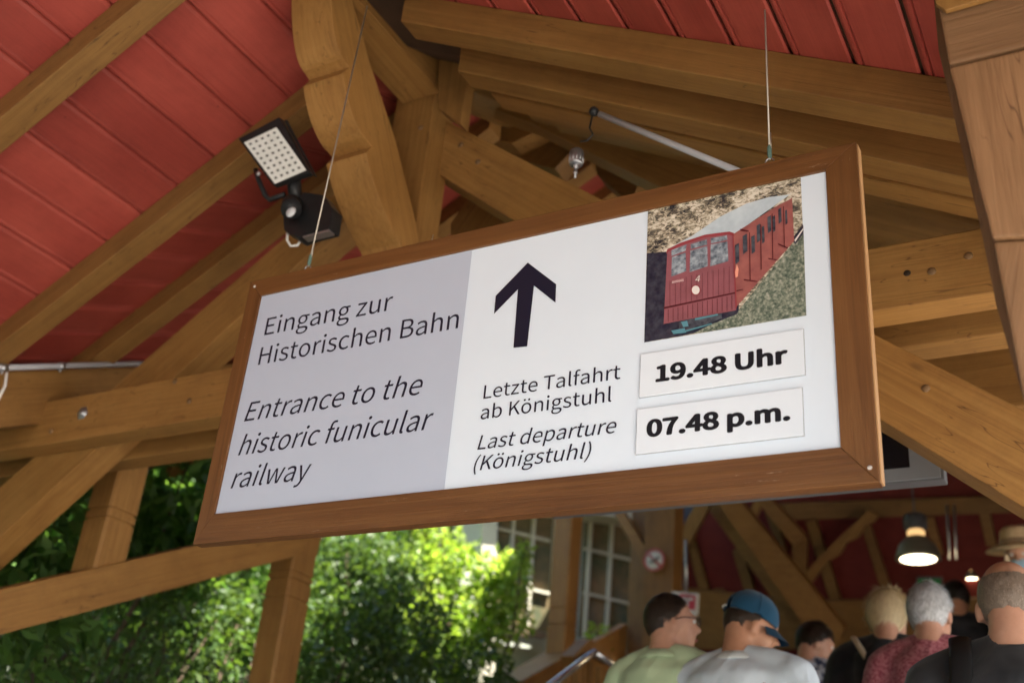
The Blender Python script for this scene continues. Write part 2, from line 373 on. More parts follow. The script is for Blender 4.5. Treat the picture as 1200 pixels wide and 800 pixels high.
# eave plate (inclined) on the left posts, wall rail and posts
def zp(y): return 3.385 + .49 * (y - 2.55)
prism('wall_plate', [(-4, 2.5, zp(2.5)), (-4, 9.0, zp(9.0)), (-4, 9.0, zp(9.0) - .26), (-4, 2.5, zp(2.5) - .26)], (-.16, 0, 0), T, hall)
box('wall_plate', (-4.16, -4.1, 3.14), (-4.0, 2.49, 3.385), T, hall, ax=(0, 1, 0))
def zr(y): return 2.547 + .485 * (y - 2.843)
prism('wall_rail', [(-3.985, 1.2, zr(1.2)), (-3.985, 4.62, zr(4.62)), (-3.985, 4.62, zr(4.62) - .195), (-3.985, 1.2, zr(1.2) - .195)], (-.10, 0, 0), T, hall)
def post(x0, x1, y0, y1, z0, z1, grooves):
    """square post with double turned grooves cut all round"""
    bm = bmesh.new(); e = .005; c = .008
    zs = [z0]; 
    for g in grooves: zs += [g - .007, g + .007]
    zs.append(z1)
    cx, cy = (x0 + x1) / 2, (y0 + y1) / 2
    prof = []
    for k in range(0, len(zs) - 1, 2):
        prof += [(0, zs[k]), (0, zs[k + 1])]
        if k + 2 < len(zs): prof += [(c, zs[k + 1] + .002), (c, zs[k + 2] - .002)]
    rings = []
    for d, z in prof:
        a, b, q, r = x0 + d, x1 - d, y0 + d, y1 - d; h = .012
        rings.append([bm.verts.new((px - cx, py - cy, z - z0)) for px, py in ((a + h, q), (b - h, q), (b, q + h), (b, r - h), (b - h, r), (a + h, r), (a, r - h), (a, q + h))])
    for i in range(len(rings) - 1):
        for k in range(8): bm.faces.new((rings[i][k], rings[i][(k + 1) % 8], rings[i + 1][(k + 1) % 8], rings[i + 1][k]))
    bm.faces.new(rings[0][::-1]); bm.faces.new(rings[-1])
    # grain axis is local x: rotate the mesh so x runs up
    M = Matrix.Translation((cx, cy, z0)) @ Matrix.Rotation(-math.pi / 2, 4, 'Y')
    bmesh.ops.transform(bm, matrix=Matrix.Rotation(math.pi / 2, 4, 'Y'), verts=bm.verts)
    return bm_obj('post', bm, T, hall, M, smooth=False)
g1 = atX(140, 610, -4).z; g2a = atX(350, 680, -4).z
post(-4.16, -4.0, 3.27, 3.44, zr(3.27) - .02, zp(3.3) - .25, [g1, g1 + .045])
post(-4.17, -4.0, 4.55, 4.745, 1.2, 4.1, [g2a - .10, g2a, g2a + .04])
g3 = atX(672, 735, -4).z
post(-4.17, -4.0, 7.86, 8.06, 2.2, 5.6, [g3, g3 + .13])
post(-4.02, -3.82, 9.1, 9.3, 3.0, 6.3, [3.5])
# knee brace on post two, fascia under the plate
slabX('knee_brace', [(376, 632), (372, 650), (352, 660), (350, 600), (420, 560), (440, 575)], -4.01, -.10, T, hall)
# short sloping knee wall between post two and post three with a sunlit cap
def zc(y): return 3.0 + .47 * (y - 7.07)
prism('rail_cap', [(-3.93, 4.55, zc(4.55)), (-3.93, 8.25, zc(8.25)), (-3.93, 8.25, zc(8.25) - .06), (-3.93, 4.55, zc(4.55) - .06)], (-.26, 0, 0), T, hall)
prism('boarded_wall', [(-4.02, 4.55, zc(4.55) - .06), (-4.02, 9.1, zc(9.1) - .06), (-4.02, 9.1, zc(9.1) - 1.2), (-4.02, 4.55, zc(4.55) - 1.2)], (-.08, 0, 0), T, hall)
# near post on the right
slabY('near_post', [(1098, -120), (1098, 0), (1112, 76), (1500, -18), (1500, -120)], 1.703, .2, TIMBER_OLD, hall, bevel=.006, ax=(1, 0, 0))
slabY('near_post', [(1112, 79), (1118, 100), (1142, 200), (1163, 279), (1500, 262), (1500, -14)], 1.7, .2, TIMBER_OLD, hall, bevel=.006, ax=(0, 0, 1))
slabY('near_post', [(1164, 283), (1178, 355), (1200, 470), (1218, 560), (1236, 760), (1500, 760), (1500, 266)], 1.705, .2, TIMBER_OLD, hall, bevel=.006, ax=(.25, 0, 1))
slabY('post_block', [(1096, -60), (1096, 4), (1108, 12), (1170, -6), (1170, -60)], 1.685, .012, T, hall, bevel=.002)
slabY('post_strip', [(1089, -60), (1100, 60), (1128, 180), (1148, 262), (1168, 360), (1200, 470), (1160, 262), (1100, 0), (1100, -60)], 1.86, .03, TIMBER_OLD, hall, bevel=0)

# unseen right wall and dark end wall, added to keep the hall dark
DARKW = wood('dark_wood_board', (.07, .035, .018), (.10, .05, .024), (.13, .07, .034))
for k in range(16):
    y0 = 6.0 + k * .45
    box('light_screen_board', (1.30, y0 + .004, .3), (1.34, y0 + .446, 7.6), DARKW, hall, ax=(0, 0, 1))
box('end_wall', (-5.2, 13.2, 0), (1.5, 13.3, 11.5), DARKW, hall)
# upper inner hall: red lined slope with rafters and trusses, seen under the sign
IH = thing('upper_station_hall', 'dark upper station hall with red lining and crossed timber braces beyond the stairs', 'building', (-2, 10.8, 3))
def planeQ(x, y): return atP(x, y, (0, 11.4, 4.8), (0, 1, .42))
def zq(y): return 4.8 - (y - 11.4) / .42
for k in range(26):       # red boards
    ya = 12.6 - .085 * k * 1.0; yb = ya - .085
    prism('lining_board', [(-4.4, ya, zq(ya)), (2.2, ya, zq(ya)), (2.2, yb, zq(yb)), (-4.4, yb, zq(yb))], (0, .03, .012), SHADERED if k % 3 else SHADERED, IH, bevel=.004)
def IQ(name, pix, toward=.0, d=.1, m=T):
    n = Vector((0, 1, .42)).normalized()
    pts = [atP(x, y, Vector((0, 11.4, 4.8)) - n * (toward + d), n) for x, y in pix]
    return prism(name, pts, n * d, m, IH, bevel=.003)
for pix in ([(804, 632), (813, 630), (831, 693), (820, 694)], [(858, 645), (868, 640), (884, 690), (872, 692)],
            [(944, 611), (956, 609), (992, 725), (980, 727)], [(1008, 611), (1018, 609), (1044, 690), (1032, 690)],
            [(893, 590), (903, 590), (922, 645), (912, 645)], [(1082, 606), (1094, 606), (1106, 650), (1096, 650)],
            [(1145, 590), (1158, 590), (1168, 640), (1156, 640)], [(835, 690), (846, 690), (868, 745), (856, 746)]):
    IQ('rafter', pix, .005, .08)
IQ('wall_plate', [(790, 688), (940, 704), (1200, 700), (1200, 760), (790, 760)], .10, .1)
IQ('cross_beam', [(905, 590), (1200, 580), (1200, 600), (905, 610)], .10, .1)
IQ('brace', [(789, 672), (789, 636), (816, 588), (834, 588)], .6, .1)
IQ('brace', [(822, 585), (836, 585), (932, 700), (924, 712), (905, 700)], .35, .1)
IQ('principal_rafter', [(836, 583), (864, 583), (990, 735), (985, 750), (955, 750)], .9, .12)
IQ('brace', [(884, 583), (902, 583), (944, 628), (930, 640)], .5, .1)
IQ('queen_post', [(928, 634), (946, 630), (944, 690), (930, 688)], .48, .08)
IQ('carved_brace', [(944, 670), (976, 636), (1018, 598), (1030, 603), (1024, 612), (1014, 616), (1006, 630), (992, 636), (984, 650), (970, 658), (962, 668), (950, 684)], .5, .08)
IQ('brace', [(870, 615), (885, 585), (895, 588), (878, 622)], .5, .06)
IQ('window_panel', [(790, 600), (812, 590), (815, 592), (791, 640)], .02, .01, mat('grey_glazing', (.12, .13, .15), .3))
# big square post with the prohibition sign
PP = [atY(753, 780, 8.9), atY(752, 752, 8.9), atY(757, 560, 8.9), atY(792, 560, 8.9), atY(788, 700, 8.9), atY(787, 780, 8.9)]
prism('post', PP, (0, .22, 0), T, IH, ax=(0, 0, 1))
slabY('brace', [(710, 585), (722, 585), (757, 642), (755, 664)], 8.92, .12, T, IH)
# ------------------------------------------------------------------ the hanging sign
SX0, SX1, SZ0, SZ1 = -2.044, -.454, 2.422, 3.066
OX0, OX1, OZ0, OZ1 = -2.094, -.386, 2.345, 3.121
sign = thing('hanging_sign', 'large brown wooden framed sign to the historic funicular railway hanging on two cables', 'sign', ((OX0 + OX1) / 2, 2.0, OZ0))
TH = .034; FY = 1.993
def rail(pts, ax):
    n = len(pts); prism('frame_rail', [(x, FY, z) for x, z in pts], (0, TH, 0), SIGNWOOD, sign, ax, bevel=.0016)
rail([(OX0, OZ1), (OX1, OZ1), (SX1, SZ1), (SX0, SZ1)], (1, 0, 0))
rail([(OX0, OZ0), (OX1, OZ0), (SX1, SZ0), (SX0, SZ0)], (1, 0, 0))
rail([(OX0 , OZ0 + .0005), (SX0 - .0003, SZ0), (SX0 - .0003, SZ1), (OX0, OZ1 - .0005)], (0, 0, 1))
rail([(OX1, OZ0 + .0005), (SX1 + .0003, SZ0), (SX1 + .0003, SZ1), (OX1, OZ1 - .0005)], (0, 0, 1))
LIGHTWOOD = wood('pale_edge_strip', (.36, .19, .08), (.48, .27, .12), (.55, .33, .16), grain=20, vary=.02, cracks=False)  # paler wood for the strip along the frame's right edge
prism('edge_strip', [(OX1 + .0002, FY + .006, OZ0 + .003), (OX1 + .0002, FY + .006, OZ1 - .003), (OX1 + .0002, FY + TH - .001, OZ1 - .003), (OX1 + .0002, FY + TH - .001, OZ0 + .003)], (.003, 0, 0), LIGHTWOOD, sign, (0, 0, 1), bevel=.0006)
PANELM = noisy('white_sign_enamel', (.70, .78, .88), (.74, .82, .91), 1.5, .28, 0, spec=.5)
LILAC = noisy('lilac_grey_print', (.47, .52, .63), (.50, .55, .66), 1.5, .28, 0, spec=.5)
INK = mat('dark_ink', (.012, .012, .028), .35)
INKB = mat('black_ink', (.008, .008, .012), .4)
PY = 2.0
box('backing_panel', (SX0 - .004, PY + .001, SZ0 - .004), (SX1 + .004, PY + .02, SZ1 + .004), PANELM, sign, bevel=0)
def sp(x, y, d=0):
    p = atY(x, y, PY); return (p.x, PY - d, p.z)
def flat(name, pix, d, m, parent=sign): return from_world(name, [sp(x, y, d) for x, y in pix], [list(range(len(pix)))], m, parent, ax=(1, 0, 0))
gxt = sp(565, 290)[0]
from_world('grey_field', [(SX0 + .0005, PY - .0006, SZ0 + .0005), (-1.349, PY - .0006, SZ0 + .0005), (-1.349, PY - .0006, SZ1 - .0005), (SX0 + .0005, PY - .0006, SZ1 - .0005)], [[0, 1, 2, 3]], LILAC, sign)
def bundled_font(fn):
    # typefaces that ship inside Blender itself; the built-in one is the fallback
    try:
        import os
        p = os.path.join(bpy.utils.system_resource('DATAFILES'), 'fonts', fn)
        return bpy.data.fonts.load(p) if os.path.exists(p) else None
    except Exception: return None
F_TEXT = bundled_font('Noto Sans CJK Regular.woff2'); F_BOLD = F_TEXT
CAPH = {}
def caph(ft):
    if ft not in CAPH:
        cu = bpy.data.curves.new('t', 'FONT'); cu.body = 'H'
        if ft: cu.font = ft
        o = bpy.data.objects.new('t', cu); COL.objects.link(o)
        me = bpy.data.meshes.new_from_object(o.evaluated_get(bpy.context.evaluated_depsgraph_get()))
        CAPH[ft] = max(v.co.y for v in me.vertices); bpy.data.objects.remove(o)
    return CAPH[ft]
def text(s, x0, x1, z, cap, italic=0, bold=0, m=INK, name='lettering', parent=None, y=PY - .0012):
    """flat printed lettering from x0 to x1 on baseline z, cap: capital height in metres"""
    cu = bpy.data.curves.new(name, 'FONT'); cu.body = s; cu.size = 1;  cu.resolution_u = 6
    ft = F_BOLD if bold else F_TEXT
    if ft: cu.font = ft
    to = bpy.data.objects.new('tmp', cu); COL.objects.link(to)
    dg = bpy.context.evaluated_depsgraph_get(); me = bpy.data.meshes.new_from_object(to.evaluated_get(dg))
    bpy.data.objects.remove(to)
    co = np.empty(len(me.vertices) * 3); me.vertices.foreach_get('co', co); co = co.reshape(-1, 3)
    sy = cap / caph(ft); sh = math.tan(math.radians(italic))
    q = co[:, 0] * 1.0; lo, hi = q.min(), q.max()
    sx = (x1 - x0) / (hi - lo)
    for _ in range(4):
        X = (co[:, 0] - lo) * sx + co[:, 1] * sy * sh
        sx *= (x1 - x0) / (X.max() - X.min())
    X = (co[:, 0] - lo) * sx + co[:, 1] * sy * sh; X -= X.min()
    co2 = np.zeros_like(co); co2[:, 0] = X; co2[:, 2] = co[:, 1] * sy
    me.vertices.foreach_set('co', co2.ravel()); me.update()
    if bold:
        bm = bmesh.new()
        for q in range(14):
            a = 2 * math.pi * q / 14; n0 = len(bm.verts); bm.from_mesh(me); bm.verts.ensure_lookup_table()
            for v in list(bm.verts)[n0:]: v.co += Vector((math.cos(a) * cap * bold * 1.15, -q * .00001, math.sin(a) * cap * bold * .75))
        bm.to_mesh(me); bm.free()
    return mesh_obj(name, me, Matrix.Translation((x0, y, z)), m, parent or sign)
text('Eingang zur', -2.004, -1.577, 2.934, .0535)
text('Historischen Bahn', -2.004, -1.364, 2.843, .0535)
text('Entrance to the', -2.012, -1.447, 2.677, .0545, 12)
text('historic funicular', -2.008, -1.403, 2.580, .0545, 12)
text('railway', -2.010, -1.752, 2.489, .0545, 12)
text('Letzte Talfahrt', -1.269, -.921, 2.639, .0345)
text('ab Königstuhl', -1.271, -.940, 2.587, .0345)
text('Last departure', -1.271, -.925, 2.512, .0345, 12)
text('(Königstuhl)', -1.275, -.982, 2.461, .0345, 12)
c6 = lambda x, y: (530 + x / 2.5, 280 + y / 2.5)
c7 = lambda x, y: (730 + x / 3.477, 370 + y / 3.477)
c2 = lambda x, y: (740 + x / 3.477, 190 + y / 3.477)
flat('arrow', [c6(*p) for p in [(222, 70), (305, 133), (303, 187), (240, 137), (220, 315), (180, 319), (193, 148), (123, 220), (128, 167)]], .0012, INK)
PLATE = noisy('time_plate', (.73, .79, .87), (.77, .83, .90), 3, .2, spec=.6)
CLEAR = mat('plate_edge', (.40, .41, .44), .2, .6)
for pts, s, x0, x1, z in (([(78, 160), (738, 57), (742, 242), (68, 335)], '19.48 Uhr', -.833, -.552, 2.617), ([(62, 387), (732, 293), (738, 487), (55, 568)], '07.48 p.m.', -.850, -.551, 2.492)):
    q = [sp(*c7(*p)) for p in pts]
    xa = (q[0][0] + q[3][0]) / 2; xb = (q[1][0] + q[2][0]) / 2; za = (q[0][2] + q[1][2]) / 2; zb = (q[2][2] + q[3][2]) / 2
    pl = box('time_plate', (xa, PY - .005, zb), (xb, PY - .0004, za), PLATE, sign, bevel=.0008)
    box('plate_rim', (xa - .0012, PY - .0030, zb - .0012), (xb + .0012, PY - .0008, za + .0012), CLEAR, pl, bevel=0)
    text(s, x0, x1, z, .0355, 0, .080, INKB, parent=pl, y=PY - .0058)
# printed picture of the funicular carriage
def pmat(name, a, b, scale=40): return noisy(name, a, b, scale, .32, spec=.5)
HILLP = mat('print_rock_hillside', (.3, .27, .24), .3)
_P = HILLP.node_tree.nodes['Principled BSDF']; _t = N(HILLP, 'ShaderNodeTexCoord')
_m = N(HILLP, 'ShaderNodeMapping'); _m.inputs['Scale'].default_value = (38, 1, 60); _m.inputs['Rotation'].default_value = (0, .5, 0); L(HILLP, _t.outputs['Object'], _m.inputs[0])
_n = N(HILLP, 'ShaderNodeTexNoise', Scale=1.6, Detail=8, Roughness=.75, Distortion=1.2); L(HILLP, _m.outputs[0], _n.inputs['Vector'])
_n2 = N(HILLP, 'ShaderNodeTexNoise', Scale=.32, Detail=3, Roughness=.6); L(HILLP, _m.outputs[0], _n2.inputs['Vector'])
_mm = N(HILLP, 'ShaderNodeMath', operation='MULTIPLY_ADD'); L(HILLP, _n2.outputs[0], _mm.inputs[0]); _mm.inputs[1].default_value = .55; L(HILLP, _n.outputs[0], _mm.inputs[2])
_mo = N(HILLP, 'ShaderNodeMath', operation='SUBTRACT'); L(HILLP, _mm.outputs[0], _mo.inputs[0]); _mo.inputs[1].default_value = .275
_r = ramp(HILLP, _mo.outputs[0], [(.38, (.02, .02, .03)), (.46, (.14, .12, .09)), (.52, (.40, .34, .24)), (.60, (.72, .66, .56))]); L(HILLP, _r.outputs[0], _P.inputs['Base Color'])
GRASSP = mat('print_grass_bank', (.2, .2, .12), .3)
_P = GRASSP.node_tree.nodes['Principled BSDF']; _t = N(GRASSP, 'ShaderNodeTexCoord')
_n = N(GRASSP, 'ShaderNodeTexNoise', Scale=130, Detail=6, Roughness=.8); L(GRASSP, _t.outputs['Object'], _n.inputs['Vector'])
_r = ramp(GRASSP, _n.outputs[0], [(.36, (.03, .05, .04)), (.48, (.14, .17, .13)), (.56, (.28, .30, .23)), (.66, (.50, .48, .42))]); L(GRASSP, _r.outputs[0], _P.inputs['Base Color'])
DKP = pmat('print_dark_cutting', (.012, .012, .03), (.05, .05, .07), 60)
CARF = pmat('print_carriage_front', (.25, .085, .10), (.30, .10, .12), 25)
CARS = pmat('print_carriage_side', (.27, .085, .08), (.36, .12, .105), 30)
ROOFP = pmat('print_carriage_roof', (.42, .50, .56), (.60, .67, .72), 14)
GLASSP = pmat('print_carriage_glass', (.06, .08, .11), (.38, .43, .48), 60)
WINP = pmat('print_dark_window', (.02, .02, .035), (.10, .11, .13), 50)
LINEP = mat('print_line', (.10, .015, .02), .4); LITEP = mat('print_pale_mark', (.75, .70, .66), .4); CYANP = mat('print_blue_metal', (.10, .26, .32), .4)
TRIM = mat('print_trim_red', (.30, .05, .06), .4)
photo = [(68, 197), (690, 62), (713, 625), (53, 735)]
layers = []
def lay(pix, m): layers.append((pix, m))
lay(photo, HILLP)
lay([(64, 372), (140, 366), (430, 400), (440, 640), (300, 690), (53, 735)], DKP)
lay([(440, 600), (660, 330), (672, 300), (701, 262), (713, 625), (250, 700), (330, 660), (430, 620)], GRASSP)
lay([(650, 320), (700, 255), (702, 290), (670, 335)], DKP)
lay([(665, 318), (700, 270), (701, 276), (668, 326)], LITEP)
lay([(150, 372), (200, 335), (300, 300), (400, 288), (420, 295), (652, 130), (640, 134), (560, 144), (470, 170), (360, 225), (250, 300), (170, 342), (146, 358)], ROOFP)
lay([(413, 296), (600, 176), (652, 150), (655, 140), (664, 322), (428, 592)], CARS)
lay([(147, 365), (190, 340), (290, 305), (390, 292), (415, 298), (428, 604), (132, 660)], CARF)
lay([(142, 375), (147, 356), (200, 330), (300, 297), (400, 284), (418, 290), (418, 302), (390, 296), (300, 308), (200, 342), (152, 366)], TRIM)
for q in ([(164, 360), (226, 337), (222, 362), (164, 384)], [(166, 388), (222, 370), (224, 445), (163, 468)],
          [(242, 336), (308, 316), (310, 338), (243, 355)], [(241, 362), (310, 343), (312, 425), (238, 450)],
          [(324, 312), (390, 300), (392, 318), (325, 333)], [(324, 338), (392, 324), (396, 405), (322, 426)]):
    lay(q, GLASSP)
lay([(133, 592), (427, 530), (428, 536), (133, 600)], LINEP)
for k in range(14):
    x = 150 + k * 20; t = k / 14
    lay([(x, 600 - t * 60), (x + 2, 600 - t * 60), (x + 2, 652 - t * 52), (x, 652 - t * 52)], LINEP)
for k in range(12):
    x = 158 + k * 22; t = k / 12
    lay([(x, 485 - t * 62), (x + 1.3, 485 - t * 62), (x + 1.3, 588 - t * 58), (x, 588 - t * 58)], LINEP)
def side(xa, ya, xb, yb, h): return [(xa, ya), (xb, yb), (xb + 2, yb + h * .96), (xa + 2, ya + h)]
for q in (side(424, 342, 440, 332, 78), side(455, 305, 473, 294, 74), side(490, 308, 504, 300, 70), side(512, 262, 526, 254, 70), side(533, 268, 543, 262, 68),
          side(556, 228, 570, 220, 66), side(577, 226, 587, 220, 64), side(600, 196, 612, 188, 60), side(628, 202, 636, 197, 58)):
    lay(q, WINP)
for q in ([(482, 290), (485, 288), (488, 482), (484, 486)], [(527, 258), (530, 256), (533, 440), (529, 444)], [(574, 215), (577, 213), (580, 395), (576, 398)], [(620, 185), (623, 183), (627, 350), (624, 353)], [(446, 275), (480, 283), (480, 288), (446, 283)]):
    lay(q, LINEP)
for q in ([(460, 480), (515, 488), (515, 492), (460, 485)], [(560, 395), (595, 400), (595, 404), (560, 399)], [(600, 335), (640, 352), (640, 357), (600, 340)]):
    lay(q, LINEP)
lay([(430, 526), (458, 521), (458, 524), (430, 530)], LINEP)
lay([(414, 300), (418, 298), (432, 596), (427, 603)], TRIM)
lay([(425, 450), (432, 420), (440, 440), (436, 470), (427, 475)], pmat('print_sun_patch', (.75, .28, .2), (.8, .35, .25)))
lay([(265 + 20 * math.cos(a), 525 + 22 * math.sin(a)) for a in [k * math.pi / 8 for k in range(16)]], TRIM)
lay([(265 + 16 * math.cos(a), 525 + 18 * math.sin(a)) for a in [k * math.pi / 8 for k in range(16)]], LITEP)
lay([(168, 488), (216, 478), (216, 488), (168, 498)], mat('print_lettering_tone', (.50, .25, .26), .4))
lay([(200, 652), (370, 618), (372, 640), (240, 690), (195, 690)], WINP)
lay([(165, 690), (220, 680), (226, 698), (175, 704)], CYANP)
lay([(205, 655), (230, 650), (236, 672), (215, 676)], CYANP)
lay([(262, 640), (355, 622), (356, 628), (262, 648)], CYANP)
lay([(220, 690), (330, 660), (332, 664), (222, 696)], CYANP)
ph = bpy.data.objects.new('printed_picture', None)
V = []; F = []; mi = []; mats = []
for k, (pix, m) in enumerate(layers):
    if m not in mats: mats.append(m)
    i0 = len(V)
    V += [sp(*c2(*p), .0010 + k * .00006) for p in pix]; F.append(list(range(i0, len(V)))); mi.append(mats.index(m))
del ph
pic = from_world('printed_picture', V, F, mats, sign, ax=(1, 0, 0), matidx=mi)
a = sp(*c2(170, 500)); b = sp(*c2(216, 490)); text('KÖNIG', a[0], b[0], a[2] + .001, .004, m=LITEP, parent=pic, y=PY - .006)
a = sp(*c2(264, 494)); text('4', a[0], a[0] + .011, a[2], .015, 8, m=LITEP, parent=pic, y=PY - .006)
# eyelets, cables, screws, scratches
def cable(px_eye, px_top, topz):
    e = atY(px_eye[0], px_eye[1], 2.01)
    e = Vector((e.x, 2.01, OZ1))
    t = atY(px_top[0], px_top[1], 2.01); d = (t - e); d = d / d.z
    return e, e + d * (topz - e.z)
for pe, pt in (((362, 308), (432, 0)), ((902, 186), (896, 0))):
    e, t = cable(pe, pt, 4.1)
    bm = bmesh.new()
    R = [(Vector((.010 * math.cos(a), 0, .012 + .010 * math.sin(a)))) for a in [2 * math.pi * k / 16 for k in range(17)]]
    tube(bm, R, .0018, 8, cap=False)
    bm2 = lathe(bm, [(.0035, -.002), (.0035, .004), (.002, .005)], seg=8)
    bm_obj('eyelet', bm, GREYMETAL, sign, Matrix.Translation(e))
    s = e + (t - e).normalized() * .018
    tube_obj('suspension_cable', [s, t], .0022, STEEL, sign, 8)
    u = (t - e).normalized()
    tube_obj('cable_clamp', [s + u * .004, s + u * .010, s + u * .034, s + u * .04], [.003, .0052, .0052, .003], mat('verdigris_clamp', (.10, .17, .14), .6), sign, 10)
    s2 = s + Vector((.004, 0, .0))
    tube_obj('cable_tail', [s2 + u * .03, s2 + u * .075], .0014, STEEL, sign, 6)
for x, z in ((OX0 + .02, OZ1 - .02), (OX1 - .016, OZ0 + .03)):
    lathe_obj('screw', [(.001, -.002), (.004, -.0015), (.005, .001)], (x, FY, z), mat('pale_screw', (.6, .55, .5), .4), sign, 10, 'Y')
# thin pull cord in the middle
e = atY(503, 300, 2.012); e.z = OZ1
tube_obj('thin_wire', [e, e + Vector((.004, 0, .03))], .0012, STEEL, sign, 6)

# ------------------------------------------------------------------ floodlight with motion sensor (hung at y = 2.45)
fl = thing('floodlight', 'black floodlight with square white LED panel and motion sensor on the left rafters', 'floodlight', tuple(atY(350, 260, 2.42)))
cx3 = lambda x, y: (260 + x / 4.2125, 120 + y / 4.2125)
def fp(x, y, v=2.30): return atY(*cx3(x, y), v)
# head: face plane through the four outer corners, tilted
def tilt(x, y, k=0.0):
    # panel leans: top nearer the viewer than the bottom
    return atY(*cx3(x, y), 2.30 - .04 * (300 - y) / 300 + .02 * (x - 270) / 200 - k)
outer = [tilt(80, 180), tilt(282, 72), tilt(432, 345), tilt(250, 408)]
nrm = (outer[1] - outer[0]).cross(outer[3] - outer[0]).normalized()
if nrm.y > 0: nrm = -nrm
hd = prism('lamp_head', outer, -nrm * .028, BLACK, fl, bevel=.003)
side_pts = [tilt(282, 72) - nrm * .003, tilt(463, 340) - nrm * .003, tilt(432, 347) - nrm * .003]
prism('heat_sink', [outer[1] - nrm * .029, outer[2] - nrm * .029, outer[2] - nrm * .029 + (outer[2] - outer[3]).normalized() * .004, outer[1] - nrm * .029 + (outer[1] - outer[0]).normalized() * .010], -nrm * .012, BLACK, fl, bevel=.001)
inner = [tilt(110, 200, .0), tilt(270, 125, .0), tilt(418, 335, .0), tilt(262, 402, .0)]
inner = [p + nrm * .0015 for p in inner]
LEDB = noisy('reflector_white', (.78, .80, .76), (.86, .87, .84), 20, .3)
lp = prism('led_panel', inner, -nrm * .002, LEDB, fl, bevel=.0)
u = (inner[1] - inner[0]); v = (inner[3] - inner[0]); ul, vl = u.length, v.length
CHIP = mat('led_chip', (.10, .11, .09), .3); CUP = mat('led_cup', (.80, .82, .80), .25, .6)
for j in range(8):
    for i in range(5):
        c = inner[0] + u * ((i + .5 + .0) / 5) * .92 + v * ((j + .5) / 8) * .94 + u * .04 + v * .03 + nrm * .0012
        w_ = inner[2] - inner[1] - (inner[3] - inner[0])
        c += w_ * ((i + .5) / 5) * ((j + .5) / 8)
        du = u.normalized() * .0045; dv = v.normalized() * .0045
        prism('led', [c - du - dv, c + du - dv, c + du + dv, c - du + dv], nrm * .001, CHIP, lp, bevel=0)
        r_ = [c + u.normalized() * .0085 * math.cos(a) + v.normalized() * .0085 * math.sin(a) for a in [2 * math.pi * q / 8 for q in range(9)]]
        tube_obj('reflector_cup', r_, .0012, CUP, lp, 4)
# bracket, arm, sensor body
tube_obj('bracket', [fp(165, 330, 2.31), fp(178, 375, 2.32), fp(215, 460, 2.35), fp(235, 480, 2.36), fp(310, 455, 2.36)], [.008, .009, .010, .010, .010], BLACK, fl, 8)
lathe_obj('hinge_bolt', [(.001, -.006), (.008, -.006), (.009, .004)], fp(180, 352, 2.29), GREYMETAL, fl, 12, 'Y')
tube_obj('swivel_arm', [fp(355, 385, 2.36), fp(360, 440, 2.38), fp(372, 500, 2.40)], [.026, .024, .022], BLACK, fl, 12)
prism('mounting_box', [fp(x, y, 2.38) for x, y in ((400, 440), (500, 455), (545, 520), (530, 620), (400, 655), (370, 670), (305, 630), (300, 560))], (0, .06, 0), BLACK, fl, bevel=.006)
tube_obj('sensor_housing', [fp(345, 500, 2.37), fp(342, 530, 2.33)], [.034, .036], BLACK, fl, 16)
c = fp(342, 543, 2.325)
bm = bmesh.new(); lathe(bm, [(.0199 * math.cos(t), -.012 * math.sin(t)) for t in [k * math.pi / 2 / 6 for k in range(7)]], seg=20, ax='Y')
bm_obj('sensor_lens', bm, mat('frosted_lens', (.62, .64, .66), .25, .6), fl, Matrix.Translation(c))
tube_obj('power_cable', [fp(325, 640, 2.40), fp(322, 680, 2.40), fp(340, 708, 2.41), fp(372, 706, 2.42), fp(390, 680, 2.44), fp(385, 650, 2.45)], .0045, WHITEP, fl, 8)
prism('cable_gland', [fp(x, y, 2.385) for x, y in ((395, 655), (528, 625), (530, 636), (400, 668))], (0, .03, 0), GREYMETAL, fl, bevel=.001)

# ------------------------------------------------------------------ conduits and the hanging sensor
cd1 = thing('conduit', 'grey plastic conduit along the top of the left wall plate', 'conduit', (-3.98, 2.3, 3.3))
a = atX(-40, 432, -3.965); b = atX(175, 425.5, -3.965)
tube_obj('pipe', [a, b], .0125, PVC, cd1, 12)
for x in (4, 72): 
    p = atX(x, 431 - x * .03, -3.965); tube_obj('pipe_clip', [p - Vector((0, .012, 0.006)), p + Vector((0, .012, .006))], .017, GREYMETAL, cd1, 12)
    tube_obj('clip_stem', [p, p + Vector((.0, .0, -.028))], .005, GREYMETAL, cd1, 8)
ct = thing('cable_end', 'cream cord hanging from the conduit at the left edge', 'cord', tuple(atX(2, 470, -3.93)))
p0 = atX(8, 436, -3.93); p1 = atX(6, 452, -3.93); p2 = atX(-6, 476, -3.93)
tube_obj('cord', [p0, p1, p2], .006, WHITEP, ct, 6)
cd2 = thing('conduit', 'grey plastic conduit running down the beam above the picture on the sign', 'conduit', tuple(atY(775, 163, 2.72)))
tube_obj('pipe', [atY(703, 134, 2.36), atY(870, 203, 2.34)], .0095, PVC, cd2, 12)
sn = thing('ceiling_sensor', 'small grey cylindrical sensor hanging by a black wire under the roof node', 'sensor', tuple(atY(673, 190, 2.74)))
gx = atY(696, 131, 2.36); bm = bmesh.new(); bmesh.ops.create_icosphere(bm, subdivisions=2, radius=.016); bm_obj('junction', bm, BLACK, sn, Matrix.Translation(gx))
tube_obj('wire', [atY(694, 136, 2.36), atY(691, 150, 2.36), atY(695, 158, 2.36), atY(688, 165, 2.36), atY(680, 166, 2.36)], .0028, BLACK, sn, 6)
c = atY(675, 192, 2.36)
lathe_obj('housing', [(.001, .052), (.012, .052), (.020, .044), (.021, .0), (.019, -.004), (.001, -.004)], c, GREYMETAL, sn, 20)
